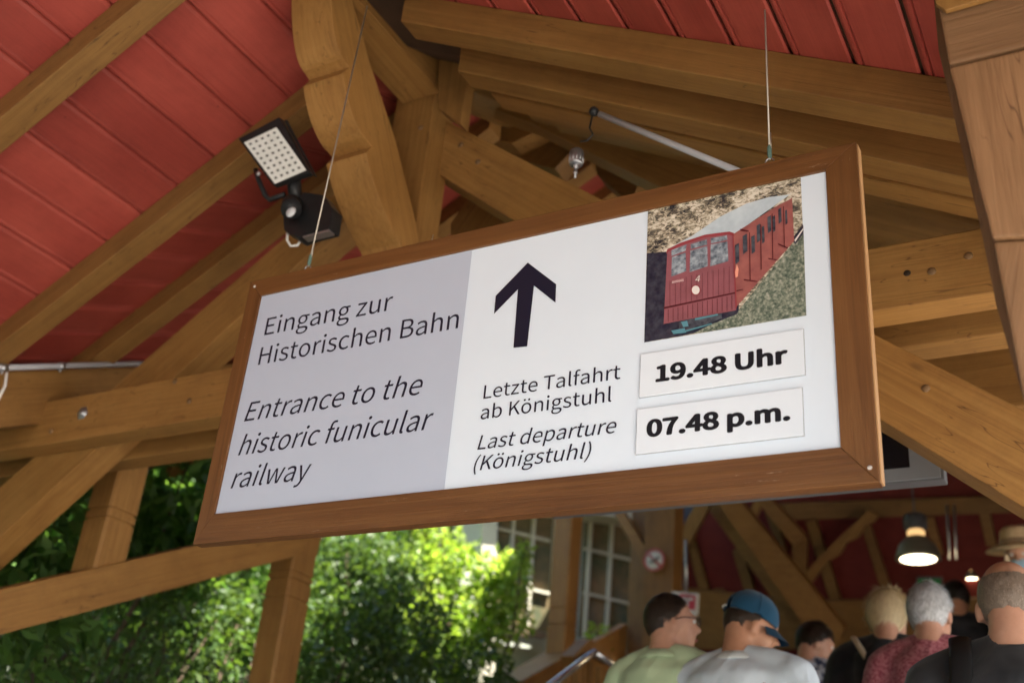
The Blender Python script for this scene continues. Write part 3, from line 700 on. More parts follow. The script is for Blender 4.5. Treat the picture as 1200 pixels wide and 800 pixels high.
for k in range(12):
    a = 2 * math.pi * k / 12
    tube_obj('cooling_fin', [c + Vector((.0212 * math.cos(a), .0212 * math.sin(a), .004)), c + Vector((.0212 * math.cos(a), .0212 * math.sin(a), .042))], .0013, GREYMETAL, sn, 4)
lathe_obj('probe', [(.009, -.004), (.010, -.012), (.005, -.016), (.005, -.028), (.0075, -.030), (.0075, -.034), (.004, -.038), (.004, -.05), (.001, -.052)], c, GREYMETAL, sn, 16)

# ------------------------------------------------------------------ hanging display behind the sign
dp = thing('hanging_display', 'flat display in light grey frame hanging behind the right end of the sign', 'display', (-.72, 2.9, 2.6))
GREYB = mat('grey_case', (.09, .09, .095), .5)
def dz(x, y, z): return (x * 1.2, y * 1.2, 1.6 + (z - 1.6) * 1.2)
box('case', dz(-1.45, 2.69, 2.598), dz(-.368, 2.735, 2.79), GREYB, dp, bevel=.004)
box('frame', dz(-1.44, 2.686, 2.603), dz(-.376, 2.692, 2.785), mat('silver_frame', (.16, .17, .18), .4), dp, bevel=.001)
box('screen', dz(-1.42, 2.683, 2.635), dz(-.445, 2.688, 2.775), mat('dark_screen', (.006, .006, .009), .2), dp, bevel=0)
for x in (-1.5, -.7): tube_obj('hanger_rod', [(x, 3.25, 3.02), (x, 3.25, 3.6)], .006, GREYMETAL, dp, 8)

# ------------------------------------------------------------------ pendant lamps
LAMPGLOW = mat('lamp_glow', (1, .9, .7), .5, emit=(1, .80, .50), estr=2.2)
def pendant(pix, y, k, label):
    c = atY(*pix, y); t = thing('pendant_lamp', label, 'lamp', tuple(c), 'pendant lamps in the upper hall')
    sh = mat('grey_green_shade', (.20, .19, .14), .45, .5, .3)
    lathe_obj('shade', [(.21 * k, 0), (.205 * k, .03 * k), (.17 * k, .13 * k), (.11 * k, .20 * k), (.07 * k, .225 * k), (.065 * k, .222 * k), (.10 * k, .19 * k), (.16 * k, .12 * k), (.195 * k, .03 * k), (.20 * k, .002)], c, sh, t, 28)
    lathe_obj('glowing_neck', [(.075 * k, .222 * k), (.085 * k, .26 * k), (.07 * k, .285 * k)], c, mat('amber_neck', (.7, .45, .2), .5, emit=(1, .6, .25), estr=.2), t, 20)
    lathe_obj('diffuser', [(.001, -.014 * k), (.12 * k, -.010 * k), (.19 * k, .006 * k)], c, LAMPGLOW, t, 24)
    lathe_obj('gear_housing', [(.085 * k, .285 * k), (.105 * k, .30 * k), (.105 * k, .42 * k), (.085 * k, .44 * k), (.001, .44 * k)], c, GREYB, t, 20)
    for q in range(10):
        a = 2 * math.pi * q / 10
        tube_obj('housing_rib', [c + Vector((.106 * k * math.cos(a), .106 * k * math.sin(a), .305 * k)), c + Vector((.106 * k * math.cos(a), .106 * k * math.sin(a), .415 * k))], .005 * k, GREYB, t, 4)
    tube_obj('cord', [c + Vector((0, 0, .44 * k)), c + Vector((0, 0, 1.1 * k))], .008 * k, GREYB, t, 6)
    return c
c = pendant((1076, 655), 8.6, .80, 'large bell shaped pendant lamp glowing warm above the grey haired man')
pl_ = bpy.data.lights.new('lamp_bulb', 'POINT'); pl_.energy = 4; pl_.color = (1, .75, .45); pl_.shadow_soft_size = .1
lo = bpy.data.objects.new('lamp_bulb', pl_); lo.location = c - Vector((0, 0, .08)); COL.objects.link(lo)
pendant((1067, 683), 11.6, .42, 'small distant pendant lamp just above the grey haired head')
pendant((1139, 678), 11.4, .32, 'tiny distant pendant lamp glowing beside the bald man')
for x in (1113, 1121):
    t = thing('hanger_rod', 'left thin rod hanging right of the large lamp' if x == 1113 else 'right thin rod hanging right of the large lamp', 'rod', tuple(atY(x, 590, 8.8)), 'thin rods hanging by the large lamp')
    tube_obj('rod', [atY(x - 3, 592, 8.8), atY(x, 655, 8.8)], .010, GREYMETAL, t, 6)
ex = thing('exit_sign', 'dark green emergency sign beside the small distant lamp', 'sign', tuple(atY(1090, 681, 10.9)))
slabY('housing', [(1074, 675), (1104, 675), (1104, 686), (1074, 686)], 10.9, .04, GREYB, ex, .002)
slabY('green_face', [(1076, 678), (1102, 678), (1102, 685), (1076, 685)], 10.89, .008, mat('sign_green', (.01, .22, .04), .5), ex, .0)

# ------------------------------------------------------------------ prohibition sign and red direction sign
ps = thing('prohibition_sign', 'round white sign with red ring and slash on the square post', 'sign', tuple(atY(767, 656, 8.85)))
c = atY(767, 656, 8.86); RD = mat('sign_red', (.42, .10, .09), .5); WS = mat('sign_white', (.62, .62, .56), .5)
lathe_obj('disc', [(.001, -.006), (.095, -.006), (.10, 0), (.001, .0)], c, WS, ps, 32, 'Y')
bm = bmesh.new(); R0 = [(.092 * math.cos(2 * math.pi * k / 32), -.009, .092 * math.sin(2 * math.pi * k / 32)) for k in range(33)]; tube(bm, R0, [(.004, .012)] * 33, 8, False)
bm_obj('ring', bm, RD, ps, Matrix.Translation(c))
for p_, q_ in ((c + Vector((-.075, -.010, .075)), c + Vector((.075, -.010, -.075))),): tube_obj('slash', [p_, q_], .010, RD, ps, 8)
bm = bmesh.new(); tube(bm, [(-.04, -.009, -.02), (-.005, -.009, -.01), (.03, -.009, .012), (.045, -.009, .03)], [.008, .014, .010, .004], 8); bm_obj('pictogram', bm, mat('pictogram_grey', (.18, .2, .18), .6), ps, Matrix.Translation(c))
dsn = thing('direction_sign', 'red and white hanging sign behind the dark haired man', 'sign', tuple(atY(805, 690, 8.2)))
slabY('board', [(787, 692), (818, 695), (817, 718), (812, 722), (788, 716)], 8.2, .03, WS, dsn, .002)
slabY('red_field', [(797, 695), (815, 697), (814, 714), (797, 712)], 8.19, .01, mat('sign_red_bright', (.45, .05, .07), .5), dsn, .0)
slabY('white_bar', [(804, 699), (807, 699), (806, 712), (803, 712)], 8.185, .006, WS, dsn, 0)
slabY('white_bar', [(799, 699), (812, 700), (812, 703), (799, 702)], 8.185, .0055, WS, dsn, 0)
tube_obj('hanger', [atY(804, 692, 8.2), atY(804, 632, 8.2)], .012, GREYMETAL, dsn, 6)

# ------------------------------------------------------------------ handrail and timber balustrade at the stairs
hr = thing('stair_railing', 'timber balustrade with bright metal handrail left of the man in green', 'railing', (-3.2, 7, 2))
def hx(x, y, v=-3.3): return atX(x, y, v)
HRM = mat('bright_metal', (.75, .76, .78), .25, .5, .9)
tube_obj('metal_handrail', [hx(620, 822), hx(690, 768), hx(697, 764)], .024, HRM, hr, 12)
tube_obj('metal_handrail', [hx(697, 764), hx(728, 785), hx(742, 796)], .024, HRM, hr, 12)
slabX('timber_cap', [(672, 768), (692, 748), (722, 768), (720, 778), (692, 760), (676, 780)], -3.36, -.1, T, hr)
for k, (x, yb) in enumerate(((655, 800), (667, 791), (680, 782), (693, 774), (706, 780), (719, 790), (732, 800))):
    slabX('baluster', [(x - 2.5, yb), (x + 2.5, yb), (x + 2.5, yb + 90), (x - 2.5, yb + 90)], -3.40, -.04, T, hr, ax=(0, 0, 1))
slabX('newel_post', [(684, 776), (692, 772), (692, 860), (684, 860)], -3.42, -.09, T, hr, ax=(0, 0, 1))

# ------------------------------------------------------------------ garden pavilion facade with latticed windows
pv = thing('garden_pavilion', 'cream painted pavilion with white latticed windows behind the sunlit shrub', 'building', (-5.5, 9.5, 2))
D = Vector((.54, .84, 0)).normalized(); NN = Vector((D.y, -D.x, 0))
P0 = Vector((-5.2, 9.6, 0))
CREAM = noisy('cream_paint', (.60, .57, .45), (.68, .65, .52), 5, .6); GREENISH = noisy('grey_green_paint', (.48, .52, .44), (.56, .60, .51), 5, .6)
BRN = noisy('brown_sill', (.22, .15, .10), (.28, .19, .13), 5, .6)
PANE = noisy('window_glass', (.06, .10, .06), (.30, .20, .11), 2.2, .08, spec=.7)  # interior tones and reflections put into the pane colour
def qa(x, y, off=0): return atP(x, y, P0 + NN * off, NN)
def QF(name, pix, off, d, m, par=pv): return prism(name, [qa(x, y, off) for x, y in pix], -NN * d, m, par, bevel=.003)
QF('wall', [(476, 540), (800, 600), (800, 900), (476, 900)], -.12, .2, GREENISH)
QF('pilaster', [(538, 560), (564, 560), (560, 800), (530, 800)], .06, .10, GREENISH)
QF('pilaster', [(566, 560), (584, 560), (580, 800), (562, 800)], .10, .14, CREAM)
QF('roof_fascia', [(470, 574), (800, 615), (800, 590), (470, 544)], .25, .35, CREAM)
def win(x0, x1, bars, rows, top, bot):
    w = QF('window', [(x0, top), (x1, top + 6), (x1 - 6, bot + (x1 - x0) * .28), (x0 - 10, bot)], -.06, .02, PANE)
    for x in bars: QF('mullion', [(x - 1.6, top), (x + 1.6, top), (x + 1.6 - 9, bot + (x - x0) * .25), (x - 1.6 - 9, bot + (x - x0) * .25)], -.01, .04, CREAM, w)
    for y in rows: QF('glazing_bar', [(x0 - 3, y - 1.6), (x1 - 3, y - 1.6 + (x1 - x0) * .24), (x1 - 3, y + 1.6 + (x1 - x0) * .24), (x0 - 3, y + 1.6)], -.012, .035, CREAM, w)
win(585, 648, (604, 628), (618, 680), 590, 722)
win(484, 536, (496, 518), (640, 690), 590, 722)
win(688, 748, (695, 720), (642, 694), 585, 745)
QF('sill', [(480, 722), (640, 741), (640, 747), (480, 728)], .03, .1, BRN)

# ------------------------------------------------------------------ plants
LEAFS = {}
def leafmat(name, a, b, trans):
    m = mat(name, a, .45, .4); P = m.node_tree.nodes['Principled BSDF']
    oi = N(m, 'ShaderNodeNewGeometry'); r = ramp(m, oi.outputs['Random Per Island'], [(0, a), (1, b)])
    L(m, r.outputs[0], P.inputs['Base Color'])
    t = N(m, 'ShaderNodeBsdfTranslucent'); mx = N(m, 'ShaderNodeMixShader')
    g = N(m, 'ShaderNodeMix', data_type='RGBA', blend_type='MULTIPLY'); g.inputs[0].default_value = 1; L(m, r.outputs[0], g.inputs[6]); g.inputs[7].default_value = (2.4, 2.3, 1.0, 1)
    L(m, g.outputs[2], t.inputs[0]); mx.inputs[0].default_value = trans
    out = m.node_tree.nodes['Material Output']
    L(m, P.outputs[0], mx.inputs[1]); L(m, t.outputs[0], mx.inputs[2]); L(m, mx.outputs[0], out.inputs[0])
    return m
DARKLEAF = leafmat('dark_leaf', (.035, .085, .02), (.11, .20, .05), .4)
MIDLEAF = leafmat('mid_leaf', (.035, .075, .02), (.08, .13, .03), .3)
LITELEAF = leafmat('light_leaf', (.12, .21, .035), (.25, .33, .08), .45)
BARK = noisy('bark', (.05, .035, .022), (.10, .07, .045), 20, .9, .5)
def leaves(name, centers, n, size, m, parent, seed, droop=.4, asp=.42):
    rg = np.random.default_rng(seed)
    c = np.array([q[:3] for q in centers]); r = np.array([q[3] for q in centers]); w = r ** 2; w /= w.sum()
    idx = rg.choice(len(c), n, p=w)
    d = rg.normal(size=(n, 3)); d /= np.linalg.norm(d, axis=1)[:, None]
    rad = rg.uniform(.25, 1, n) ** .5
    p = c[idx] + d * (r[idx] * rad)[:, None]
    ax = d * .5 + rg.normal(size=(n, 3)) * .8; ax[:, 2] -= droop; ax /= np.linalg.norm(ax, axis=1)[:, None]
    up = rg.normal(size=(n, 3)) * .6 + np.array([0, 0, 1.0]); sd = np.cross(ax, up); sd /= np.linalg.norm(sd, axis=1)[:, None] + 1e-9
    nn = np.cross(sd, ax)
    s = size * rg.uniform(.6, 1.25, n)[:, None]
    v0 = p; v1 = p + ax * s * .5 + sd * s * asp * .5 + nn * s * .06; v2 = p + ax * s - nn * s * .08; v3 = p + ax * s * .5 - sd * s * asp * .5 + nn * s * .06
    V = np.stack([v0, v1, v2, v3], 1).reshape(-1, 3)
    o = Vector(c.mean(0)); V = V - np.array(o)
    me = bpy.data.meshes.new(name); me.vertices.add(4 * n); me.vertices.foreach_set('co', V.ravel())
    me.loops.add(4 * n); me.loops.foreach_set('vertex_index', np.arange(4 * n))
    me.polygons.add(n); me.polygons.foreach_set('loop_start', np.arange(n) * 4); me.polygons.foreach_set('loop_total', np.full(n, 4))
    me.update(); me.validate()
    return mesh_obj(name, me, Matrix.Translation(o), m, parent)
def gz(x, y): return min(.34 * max(0, y - 1.0), 9) + max(0, (-7.5 - x)) * .55 - .05
def plant(name, label, cat, x, y, blobs, n, size, m, seed, stems=5, group=None, lean=.3, srad=.025):
    rnd = random.Random(seed); g0 = gz(x, y)
    t = thing(name, label, cat, (x, y, g0), group)
    leaves('crown' if cat == 'tree' else 'foliage', blobs, n, size, m, t, seed)
    for k in range(stems):
        b = rnd.choice(blobs) if k >= len(blobs) else blobs[k]
        p0 = Vector((x + rnd.uniform(-.25, .25), y + rnd.uniform(-.25, .25), g0 - .1)); p3 = Vector(b[:3]) + Vector((rnd.uniform(-.2, .2), rnd.uniform(-.2, .2), b[3] * .5))
        p1 = p0.lerp(p3, .35) + Vector((rnd.uniform(-.15, .15), rnd.uniform(-.15, .15), .15)); p2 = p0.lerp(p3, .7) + Vector((rnd.uniform(-.15, .15),) * 3)
        tube_obj('trunk' if cat == 'tree' else 'stem', [p0, p1, p2, p3], [srad, srad * .8, srad * .55, srad * .2], BARK, t, 7)
    return t
def Bp(pix, y, r): p = atY(*pix, y); return (p.x, p.y, p.z, r)
plant('laurel_shrub', 'dark broad leaved laurel behind the first left post', 'shrub', -5.2, 4.0, [Bp((210, 590), 4.6, .45), Bp((190, 640), 4.7, .4), Bp((120, 600), 4.3, .35), Bp((60, 640), 3.6, .4), Bp((20, 700), 3.3, .35), Bp((230, 560), 4.9, .4)], 2600, .15, DARKLEAF, 1, 6)
plant('slender_shrub', 'tangle of thin dark stems with small leaves at lower left', 'shrub', -5.4, 4.6, [Bp((100, 760), 4.3, .55), Bp((200, 740), 5.2, .6), Bp((30, 770), 3.6, .4), Bp((260, 780), 5.6, .6)], 4200, .07, MIDLEAF, 2, 16, lean=.5, srad=.02)
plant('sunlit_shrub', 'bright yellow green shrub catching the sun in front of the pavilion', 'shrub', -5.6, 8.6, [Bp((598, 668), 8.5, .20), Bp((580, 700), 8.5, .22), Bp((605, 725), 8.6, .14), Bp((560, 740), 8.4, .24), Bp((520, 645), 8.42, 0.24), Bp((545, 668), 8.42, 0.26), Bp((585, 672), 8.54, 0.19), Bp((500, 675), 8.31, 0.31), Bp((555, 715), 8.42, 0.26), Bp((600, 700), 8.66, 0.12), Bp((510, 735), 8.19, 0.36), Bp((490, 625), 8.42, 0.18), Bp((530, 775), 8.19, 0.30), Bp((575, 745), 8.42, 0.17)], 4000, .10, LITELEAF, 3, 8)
plant('garden_shrub', 'dense mid green shrub right of the second left post', 'shrub', -5.2, 6.2, [Bp((420, 680), 6.6, .42), Bp((395, 750), 6.3, .45), Bp((455, 665), 7.0, .28), Bp((470, 740), 6.6, .40), Bp((430, 790), 6.2, .5), Bp((405, 645), 6.8, .34), Bp((560, 790), 6.8, .25)], 6500, .08, MIDLEAF, 4, 6)
sprig = thing('sprig', 'single upright sunlit shoot with small round leaves in front of the window', 'shrub', tuple(atY(600, 760, 7.0)))
pts = [atY(x, y, 7.0) for x, y in ((590, 770), (600, 740), (607, 700), (610, 660), (614, 642))]
tube_obj('stem', pts, [.012, .01, .008, .006, .003], BARK, sprig, 6)
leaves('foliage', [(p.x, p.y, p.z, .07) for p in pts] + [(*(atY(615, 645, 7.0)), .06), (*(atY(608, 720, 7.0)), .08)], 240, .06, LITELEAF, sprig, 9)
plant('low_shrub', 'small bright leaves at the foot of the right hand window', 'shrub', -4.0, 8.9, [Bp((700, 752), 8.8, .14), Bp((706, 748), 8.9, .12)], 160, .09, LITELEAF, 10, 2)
# trees behind, that close the view up the slope and shade the left
for k, (x, y, h, sp_, lab) in enumerate(((-8.2, 3.4, 6.0, 2.2, 'dark evergreen tree standing closest behind the laurel at far left'), (-10.5, 6.8, 5.0, 2.2, 'dark evergreen tree behind the slender stems left of the second post'),
                                   (-9.5, 12.5, 5.4, 2.2, 'dark tree behind the dense shrub beside the pavilion'), (-10.5, 2.0, 6.0, 2.6, 'dark tree leaning over the garden at the left edge'),
                                   (-8.3, 9.6, 4.6, 2.3, 'bushy dark tree filling the gap behind the second left post'), (-7.6, 7.4, 3.2, 1.8, 'low dark tree behind the thin stems at lower left'))):
    rnd = random.Random(50 + k); g0 = gz(x, y)
    blobs = [(x + rnd.uniform(-1, 1) * sp_ * .6, y + rnd.uniform(-1, 1) * sp_ * .6, g0 + rnd.uniform(.1, 1) * h, rnd.uniform(.6, 1.1)) for _ in range(22)]
    plant('evergreen_tree', lab, 'tree', x, y, blobs, 12000, .13, DARKLEAF, 60 + k, 7, 'trees on the slope left of the hall', srad=.09)
rg_ = np.random.default_rng(5)
cv = [(float(x), float(y), gz(float(x), float(y)) + .05, .35) for x, y in zip(rg_.uniform(-12, -4.6, 150), rg_.uniform(1.5, 13, 150))]
gcov = leaves('ground_cover', cv, 16000, .08, MIDLEAF, None, 77); tag(gcov, 'low green ground cover on the garden slope', 'ground cover', kind='stuff')
# ------------------------------------------------------------------ people climbing the stairs
def ell(bm, c, r, M=None, sub=3):
    mm = Matrix.Translation(Vector(c)) @ (M or Matrix.Identity(4)) @ Matrix.Diagonal((r[0], r[1], r[2], 1))
    bmesh.ops.create_icosphere(bm, subdivisions=sub, radius=1, matrix=mm)
def remesh(bm, voxel, it=3):
    me = bpy.data.meshes.new('t'); bmesh.ops.recalc_face_normals(bm, faces=bm.faces); bm.to_mesh(me); bm.free()
    o = bpy.data.objects.new('t', me); COL.objects.link(o)
    r = o.modifiers.new('r', 'REMESH'); r.mode = 'VOXEL'; r.voxel_size = voxel
    s = o.modifiers.new('s', 'SMOOTH'); s.factor = .5; s.iterations = it
    dg = bpy.context.evaluated_depsgraph_get(); m2 = bpy.data.meshes.new_from_object(o.evaluated_get(dg))
    bpy.data.objects.remove(o); bpy.data.meshes.remove(me)
    return m2
def skinm(name, a, b):
    m = noisy(name, a, b, 14, .5, .15, spec=.35, bscale=160, dist=.0015)
    p = m.node_tree.nodes['Principled BSDF']; p.inputs['Subsurface Weight'].default_value = .12; p.inputs['Subsurface Radius'].default_value = (.02, .008, .004)
    return m
def cloth(name, a, b, scale=9, rough=.85, wr=.55, ws=7):
    m = mat(name, a, rough, .15); P = m.node_tree.nodes['Principled BSDF']; P.inputs['Sheen Weight'].default_value = .15
    tc = N(m, 'ShaderNodeTexCoord'); n = N(m, 'ShaderNodeTexNoise', Scale=scale, Detail=3); L(m, tc.outputs['Object'], n.inputs['Vector'])
    L(m, ramp(m, n.outputs[0], [(.38, a), (.62, b)]).outputs[0], P.inputs['Base Color'])
    mp = N(m, 'ShaderNodeMapping'); mp.inputs['Scale'].default_value = (ws, ws, ws * .45); L(m, tc.outputs['Object'], mp.inputs[0])
    w = N(m, 'ShaderNodeTexNoise', Scale=1, Detail=2, Roughness=.4, Distortion=1.2); L(m, mp.outputs[0], w.inputs['Vector'])
    f = N(m, 'ShaderNodeTexNoise', Scale=420, Detail=1); L(m, tc.outputs['Object'], f.inputs['Vector'])
    b1 = N(m, 'ShaderNodeBump', Strength=wr, Distance=.03); L(m, w.outputs[0], b1.inputs['Height'])
    b2 = N(m, 'ShaderNodeBump', Strength=.25, Distance=.001); L(m, f.outputs[0], b2.inputs['Height']); L(m, b1.outputs[0], b2.inputs['Normal'])
    L(m, b2.outputs[0], P.inputs['Normal'])
    return m
SKIN = skinm('fair_skin', (.42, .22, .15), (.52, .29, .20)); SKIN2 = skinm('tanned_skin', (.36, .17, .10), (.44, .23, .14))
DENIM = cloth('dark_trousers', (.03, .035, .05), (.05, .055, .075)); SHOE = mat('shoe', (.03, .025, .02), .6)
EYEW = mat('eye', (.6, .6, .58), .2); LIP = mat('lip', (.35, .12, .10), .5)
def hairmat(name, a, b):
    m = mat(name, a, .5, .4); P = m.node_tree.nodes['Principled BSDF']
    g = N(m, 'ShaderNodeNewGeometry'); L(m, ramp(m, g.outputs['Random Per Island'], [(0, a), (1, b)]).outputs[0], P.inputs['Base Color']); return m
PZ = Vector((0, -.02, 1.55)); HDROP = .038
def person(pix, depth, H, label, shirt, skin=SKIN, hair=None, wide=1.0, hyaw=-30, hpitch=0, byaw=0, sleeve=.5, hair_fn=None, hlen=.02, hdens=4500, puff=1.0, extras=(), curly=0, Ytop=None, trousers=None):
    r = ray(*pix); p = Vector(EYE + r * depth / FPX)
    fz = floor_z(p.y); k = H / (1.75 - HDROP)
    t = thing('person', label, 'person', (p.x, p.y, fz), None, math.radians(byaw))
    M = WM[t.name].copy()
    HM = Matrix.Translation(PZ + Vector((0, .012, -HDROP))) @ Matrix.Rotation(math.radians(hyaw), 4, 'Z') @ Matrix.Rotation(math.radians(hpitch), 4, 'X') @ Matrix.Translation(-PZ)
    def put(name, me, m, smooth=True, par=t):
        me.transform(Matrix.Scale(k, 4)); return mesh_obj(name, me, M.copy(), m, par, smooth)
    def bmput(name, bm, m, head=False, smooth=True, par=t):
        if head: bmesh.ops.transform(bm, matrix=HM, verts=bm.verts)
        bmesh.ops.recalc_face_normals(bm, faces=bm.faces)
        me = bpy.data.meshes.new(name); bm.to_mesh(me); bm.free(); return put(name, me, m, smooth, par)
    w = wide
    # body: one continuous surface
    bm = bmesh.new()
    ell(bm, (0, -.012, 1.648), (.076, .096, .102)); ell(bm, (0, .030, 1.600), (.062, .068, .085)); ell(bm, (0, .052, 1.548), (.040, .036, .032))
    ell(bm, (0, -.045, 1.60), (.06, .05, .06))
    tube(bm, [(0, .085, 1.64), (0, .108, 1.612), (0, .116, 1.598)], [.009, .013, .012], 8)
    ell(bm, (0, .082, 1.655), (.052, .018, .012))
    for s in (-1, 1):
        ell(bm, (s * .078, -.008, 1.612), (.010, .021, .033), Matrix.Rotation(s * .35, 4, 'Z') @ Matrix.Rotation(-.15, 4, 'X'))
    bmesh.ops.transform(bm, matrix=HM, verts=bm.verts)
    tube(bm, [(0, -.022, 1.60), (0, -.032, 1.53), (0, -.042, 1.46), (0, -.03, 1.40)], [(.054, .052), (.058, .056), (.064, .064), (.09, .10)], 16)
    def torso(bm, e=0.0, z0=.86):
        prof = [(z0, .115, .165), (.98, .115, .158), (1.08, .112, .155), (1.20, .122, .168), (1.31, .125, .182), (1.385, .108, .165), (1.43, .078, .115), (1.455, .06, .07)]
        tube(bm, [(0, -.012 * (z > 1.1) - .01, z) for z, a, b in prof], [(a * (1 + (w - 1) * .9) + e, b * w + e) for z, a, b in prof], 28)
        for s in (-1, 1):
            ell(bm, (s * .172 * w, -.02, 1.372), (.068 + e, .07 + e, .068 + e))
            tube(bm, [(s * .03, -.04, 1.462), (s * .10 * w, -.03, 1.435), (s * .165 * w, -.02, 1.395)], [.042 + e * .6, .046 + e, .055 + e], 12)
            ell(bm, (s * .085 * w, -.085, 1.30), (.07 + e, .035 + e, .09 + e))
    torso(bm)
    arms = []
    for s in (-1, 1):
        sh = Vector((s * .185 * w, -.02, 1.37)); el = Vector((s * .245 * w, -.045, 1.09)); wr = Vector((s * .225 * w, .12, .90))
        arms.append((sh, el, wr))
        tube(bm, [sh, sh.lerp(el, .5), el, el.lerp(wr, .3), wr], [.055, .049, .040, .040, .027], 14)
        d = (wr - el).normalized(); sd = Vector((s, 0, 0)); nrm2 = d.cross(sd).normalized()
        pc = wr + d * .045; ell(bm, pc, (.024, .045, .040), Matrix.Rotation(.9, 4, 'X'))
        for q, ln in enumerate((.068, .076, .071, .056)):
            off = nrm2 * (.030 - .020 * q); b0 = wr + d * .075 + off
            c1 = b0 + d * ln * .5 - sd * .004; c2 = c1 + d * ln * .3 - sd * .016 ; c3 = c2 + d * ln * .15 - sd * .018
            tube(bm, [b0 - d * .03, b0, c1, c2, c3], [.009, .0092, .0086, .008, .0068], 8)
        b0 = wr + d * .03 + nrm2 * .035
        tube(bm, [b0 - d * .01 - nrm2 * .015, b0 + d * .018 + nrm2 * .012, b0 + d * .048 + nrm2 * .018 - sd * .012], [.013, .011, .008], 8)
        hp = Vector((s * .09 * w, 0, .90)); kn = Vector((s * .10, .02 + .05 * s, .49)); an = Vector((s * .10, -.03 + .05 * s, .09))
        tube(bm, [hp, hp.lerp(kn, .5), kn, kn.lerp(an, .35), an], [.088 * w, .075, .058, .056, .038], 16)
        tube(bm, [an + Vector((0, -.04, -.045)), an + Vector((0, .06, -.05)), an + Vector((0, .17, -.06))], [.04, .04, .028], 12)
    body = put('body', remesh(bm, .0095, 3), skin)
    # clothes
    bm = bmesh.new(); torso(bm, .013, .84)
    tube(bm, [(0, -.03, 1.40), (0, -.036, 1.475)], [(.10, .11), (.068, .068)], 20)
    for sh, el, wr in arms:
        if sleeve >= 1: pts = [sh, sh.lerp(el, .5), el, el.lerp(wr, .5), wr - (wr - el) * .05]; rr = [.068, .064, .056, .05, .04]
        else: pts = [sh, sh.lerp(el, sleeve * .6), sh.lerp(el, sleeve + .12)]; rr = [.068, .067, .068]
        if sleeve > 0: tube(bm, pts, rr, 18)
    me = remesh(bm, .0125, 3)
    for v in me.vertices:      # folds
        c = v.co; a = noise.noise(Vector((c.x * 9, c.y * 9, c.z * 4.5))) * .014 + (1 - abs(noise.noise(Vector((c.x * 14 + c.z * 6, c.y * 14, c.z * 7 + H * 9)))) * 4) * .003
        v.co = c + Vector((c.x, c.y * 1.6, 0)).normalized() * a
    sh_o = put('shirt', me, shirt)
    bm = bmesh.new()
    tube(bm, [(0, -.01, .80), (0, -.01, .93), (0, -.01, .99)], [(.125 * w, .175 * w), (.122 * w, .17 * w), (.118, .162 * w)], 24)
    for s in (-1, 1):
        hp = Vector((s * .09 * w, 0, .88)); kn = Vector((s * .10, .02 + .05 * s, .49)); an = Vector((s * .10, -.03 + .05 * s, .09))
        tube(bm, [hp, hp.lerp(kn, .5), kn, kn.lerp(an, .5), an + Vector((0, 0, -.02))], [.098 * w, .088, .074, .07, .064], 18)
    put('trousers', remesh(bm, .014, 2), trousers or DENIM)
    for s in (-1, 1):
        bm = bmesh.new(); an = Vector((s * .10, -.03 + .05 * s, .09))
        ell(bm, an + Vector((0, .0, -.045)), (.045, .075, .045)); ell(bm, an + Vector((0, .11, -.055)), (.047, .085, .036))
        bmput('shoe', bm, SHOE)
    # face
    for s in (-1, 1):
        bm = bmesh.new(); ell(bm, (s * .030, .083, 1.637), (.012, .010, .009), sub=2); bmput('eye', bm, EYEW, True)
    bm = bmesh.new(); ell(bm, (0, .094, 1.567), (.022, .008, .006), sub=2); bmput('mouth', bm, LIP, True)
    # hair: scalp cap plus thousands of short strands
    if hair:
        rnd = np.random.default_rng(int(H * 1000) + int(pix[0]))
        C0 = Vector((0, -.014, 1.648)); R0 = Vector((.080, .101, .106)) * 1.0
        fn = hair_fn or (lambda d: d.z > (-.62 if d.y < -.25 else (-.25 + .9 * max(0, d.y + .05))) )
        bm = bmesh.new(); bmesh.ops.create_icosphere(bm, subdivisions=5, radius=1)
        kill = [v for v in bm.verts if not fn(v.co.normalized())]
        bmesh.ops.delete(bm, geom=kill, context='VERTS')
        for v in bm.verts:
            d = v.co.normalized(); f = puff * (1 + (.035 + .06 * curly) * noise.noise(d * (5 - curly * 1.5)) + .02 * noise.noise(d * 14))
            v.co = C0 + Vector((d.x * R0.x * f, d.y * R0.y * f, d.z * R0.z * f))
        sc_ = [v.co.copy() for v in bm.verts]
        n = 0
        if hlen > 0:
            while n < hdens:
                d = Vector(rnd.normal(size=3)).normalized()
                if not fn(d): continue
                n += 1
                f = puff * (.98 + (.035 + .06 * curly) * noise.noise(d * (5 - curly * 1.5))) + rnd.uniform(0, .025)
                p0 = C0 + Vector((d.x * R0.x * f, d.y * R0.y * f, d.z * R0.z * f))
                tg = Vector((0, -.35, -1)) - d * d.dot(Vector((0, -.35, -1))); tg = (tg.normalized() if tg.length > .05 else Vector((0, -1, 0)))
                sw = Vector(rnd.normal(size=3)) * (.22 + curly * .45)
                l = hlen * rnd.uniform(.6, 1.2)
                a1 = p0 + (tg + sw * .5 + d * .06) * l * .5; a2 = a1 + (tg + sw * .8 - d * (.12 + .5 * curly)) * l * .5
                sdv = tg.cross(d).normalized() * .0011
                v0, v1, v2, v3, v4 = (bm.verts.new(q) for q in (p0 - sdv, p0 + sdv, a1 + sdv, a1 - sdv, a2))
                bm.faces.new((v0, v1, v2, v3)); bm.faces.new((v3, v2, v4))
        h = bmput('hair', bm, hair, True); h['kind'] = 'stuff'
    for e in extras: e(t, M, k, HM, put, bmput, w)
    return t
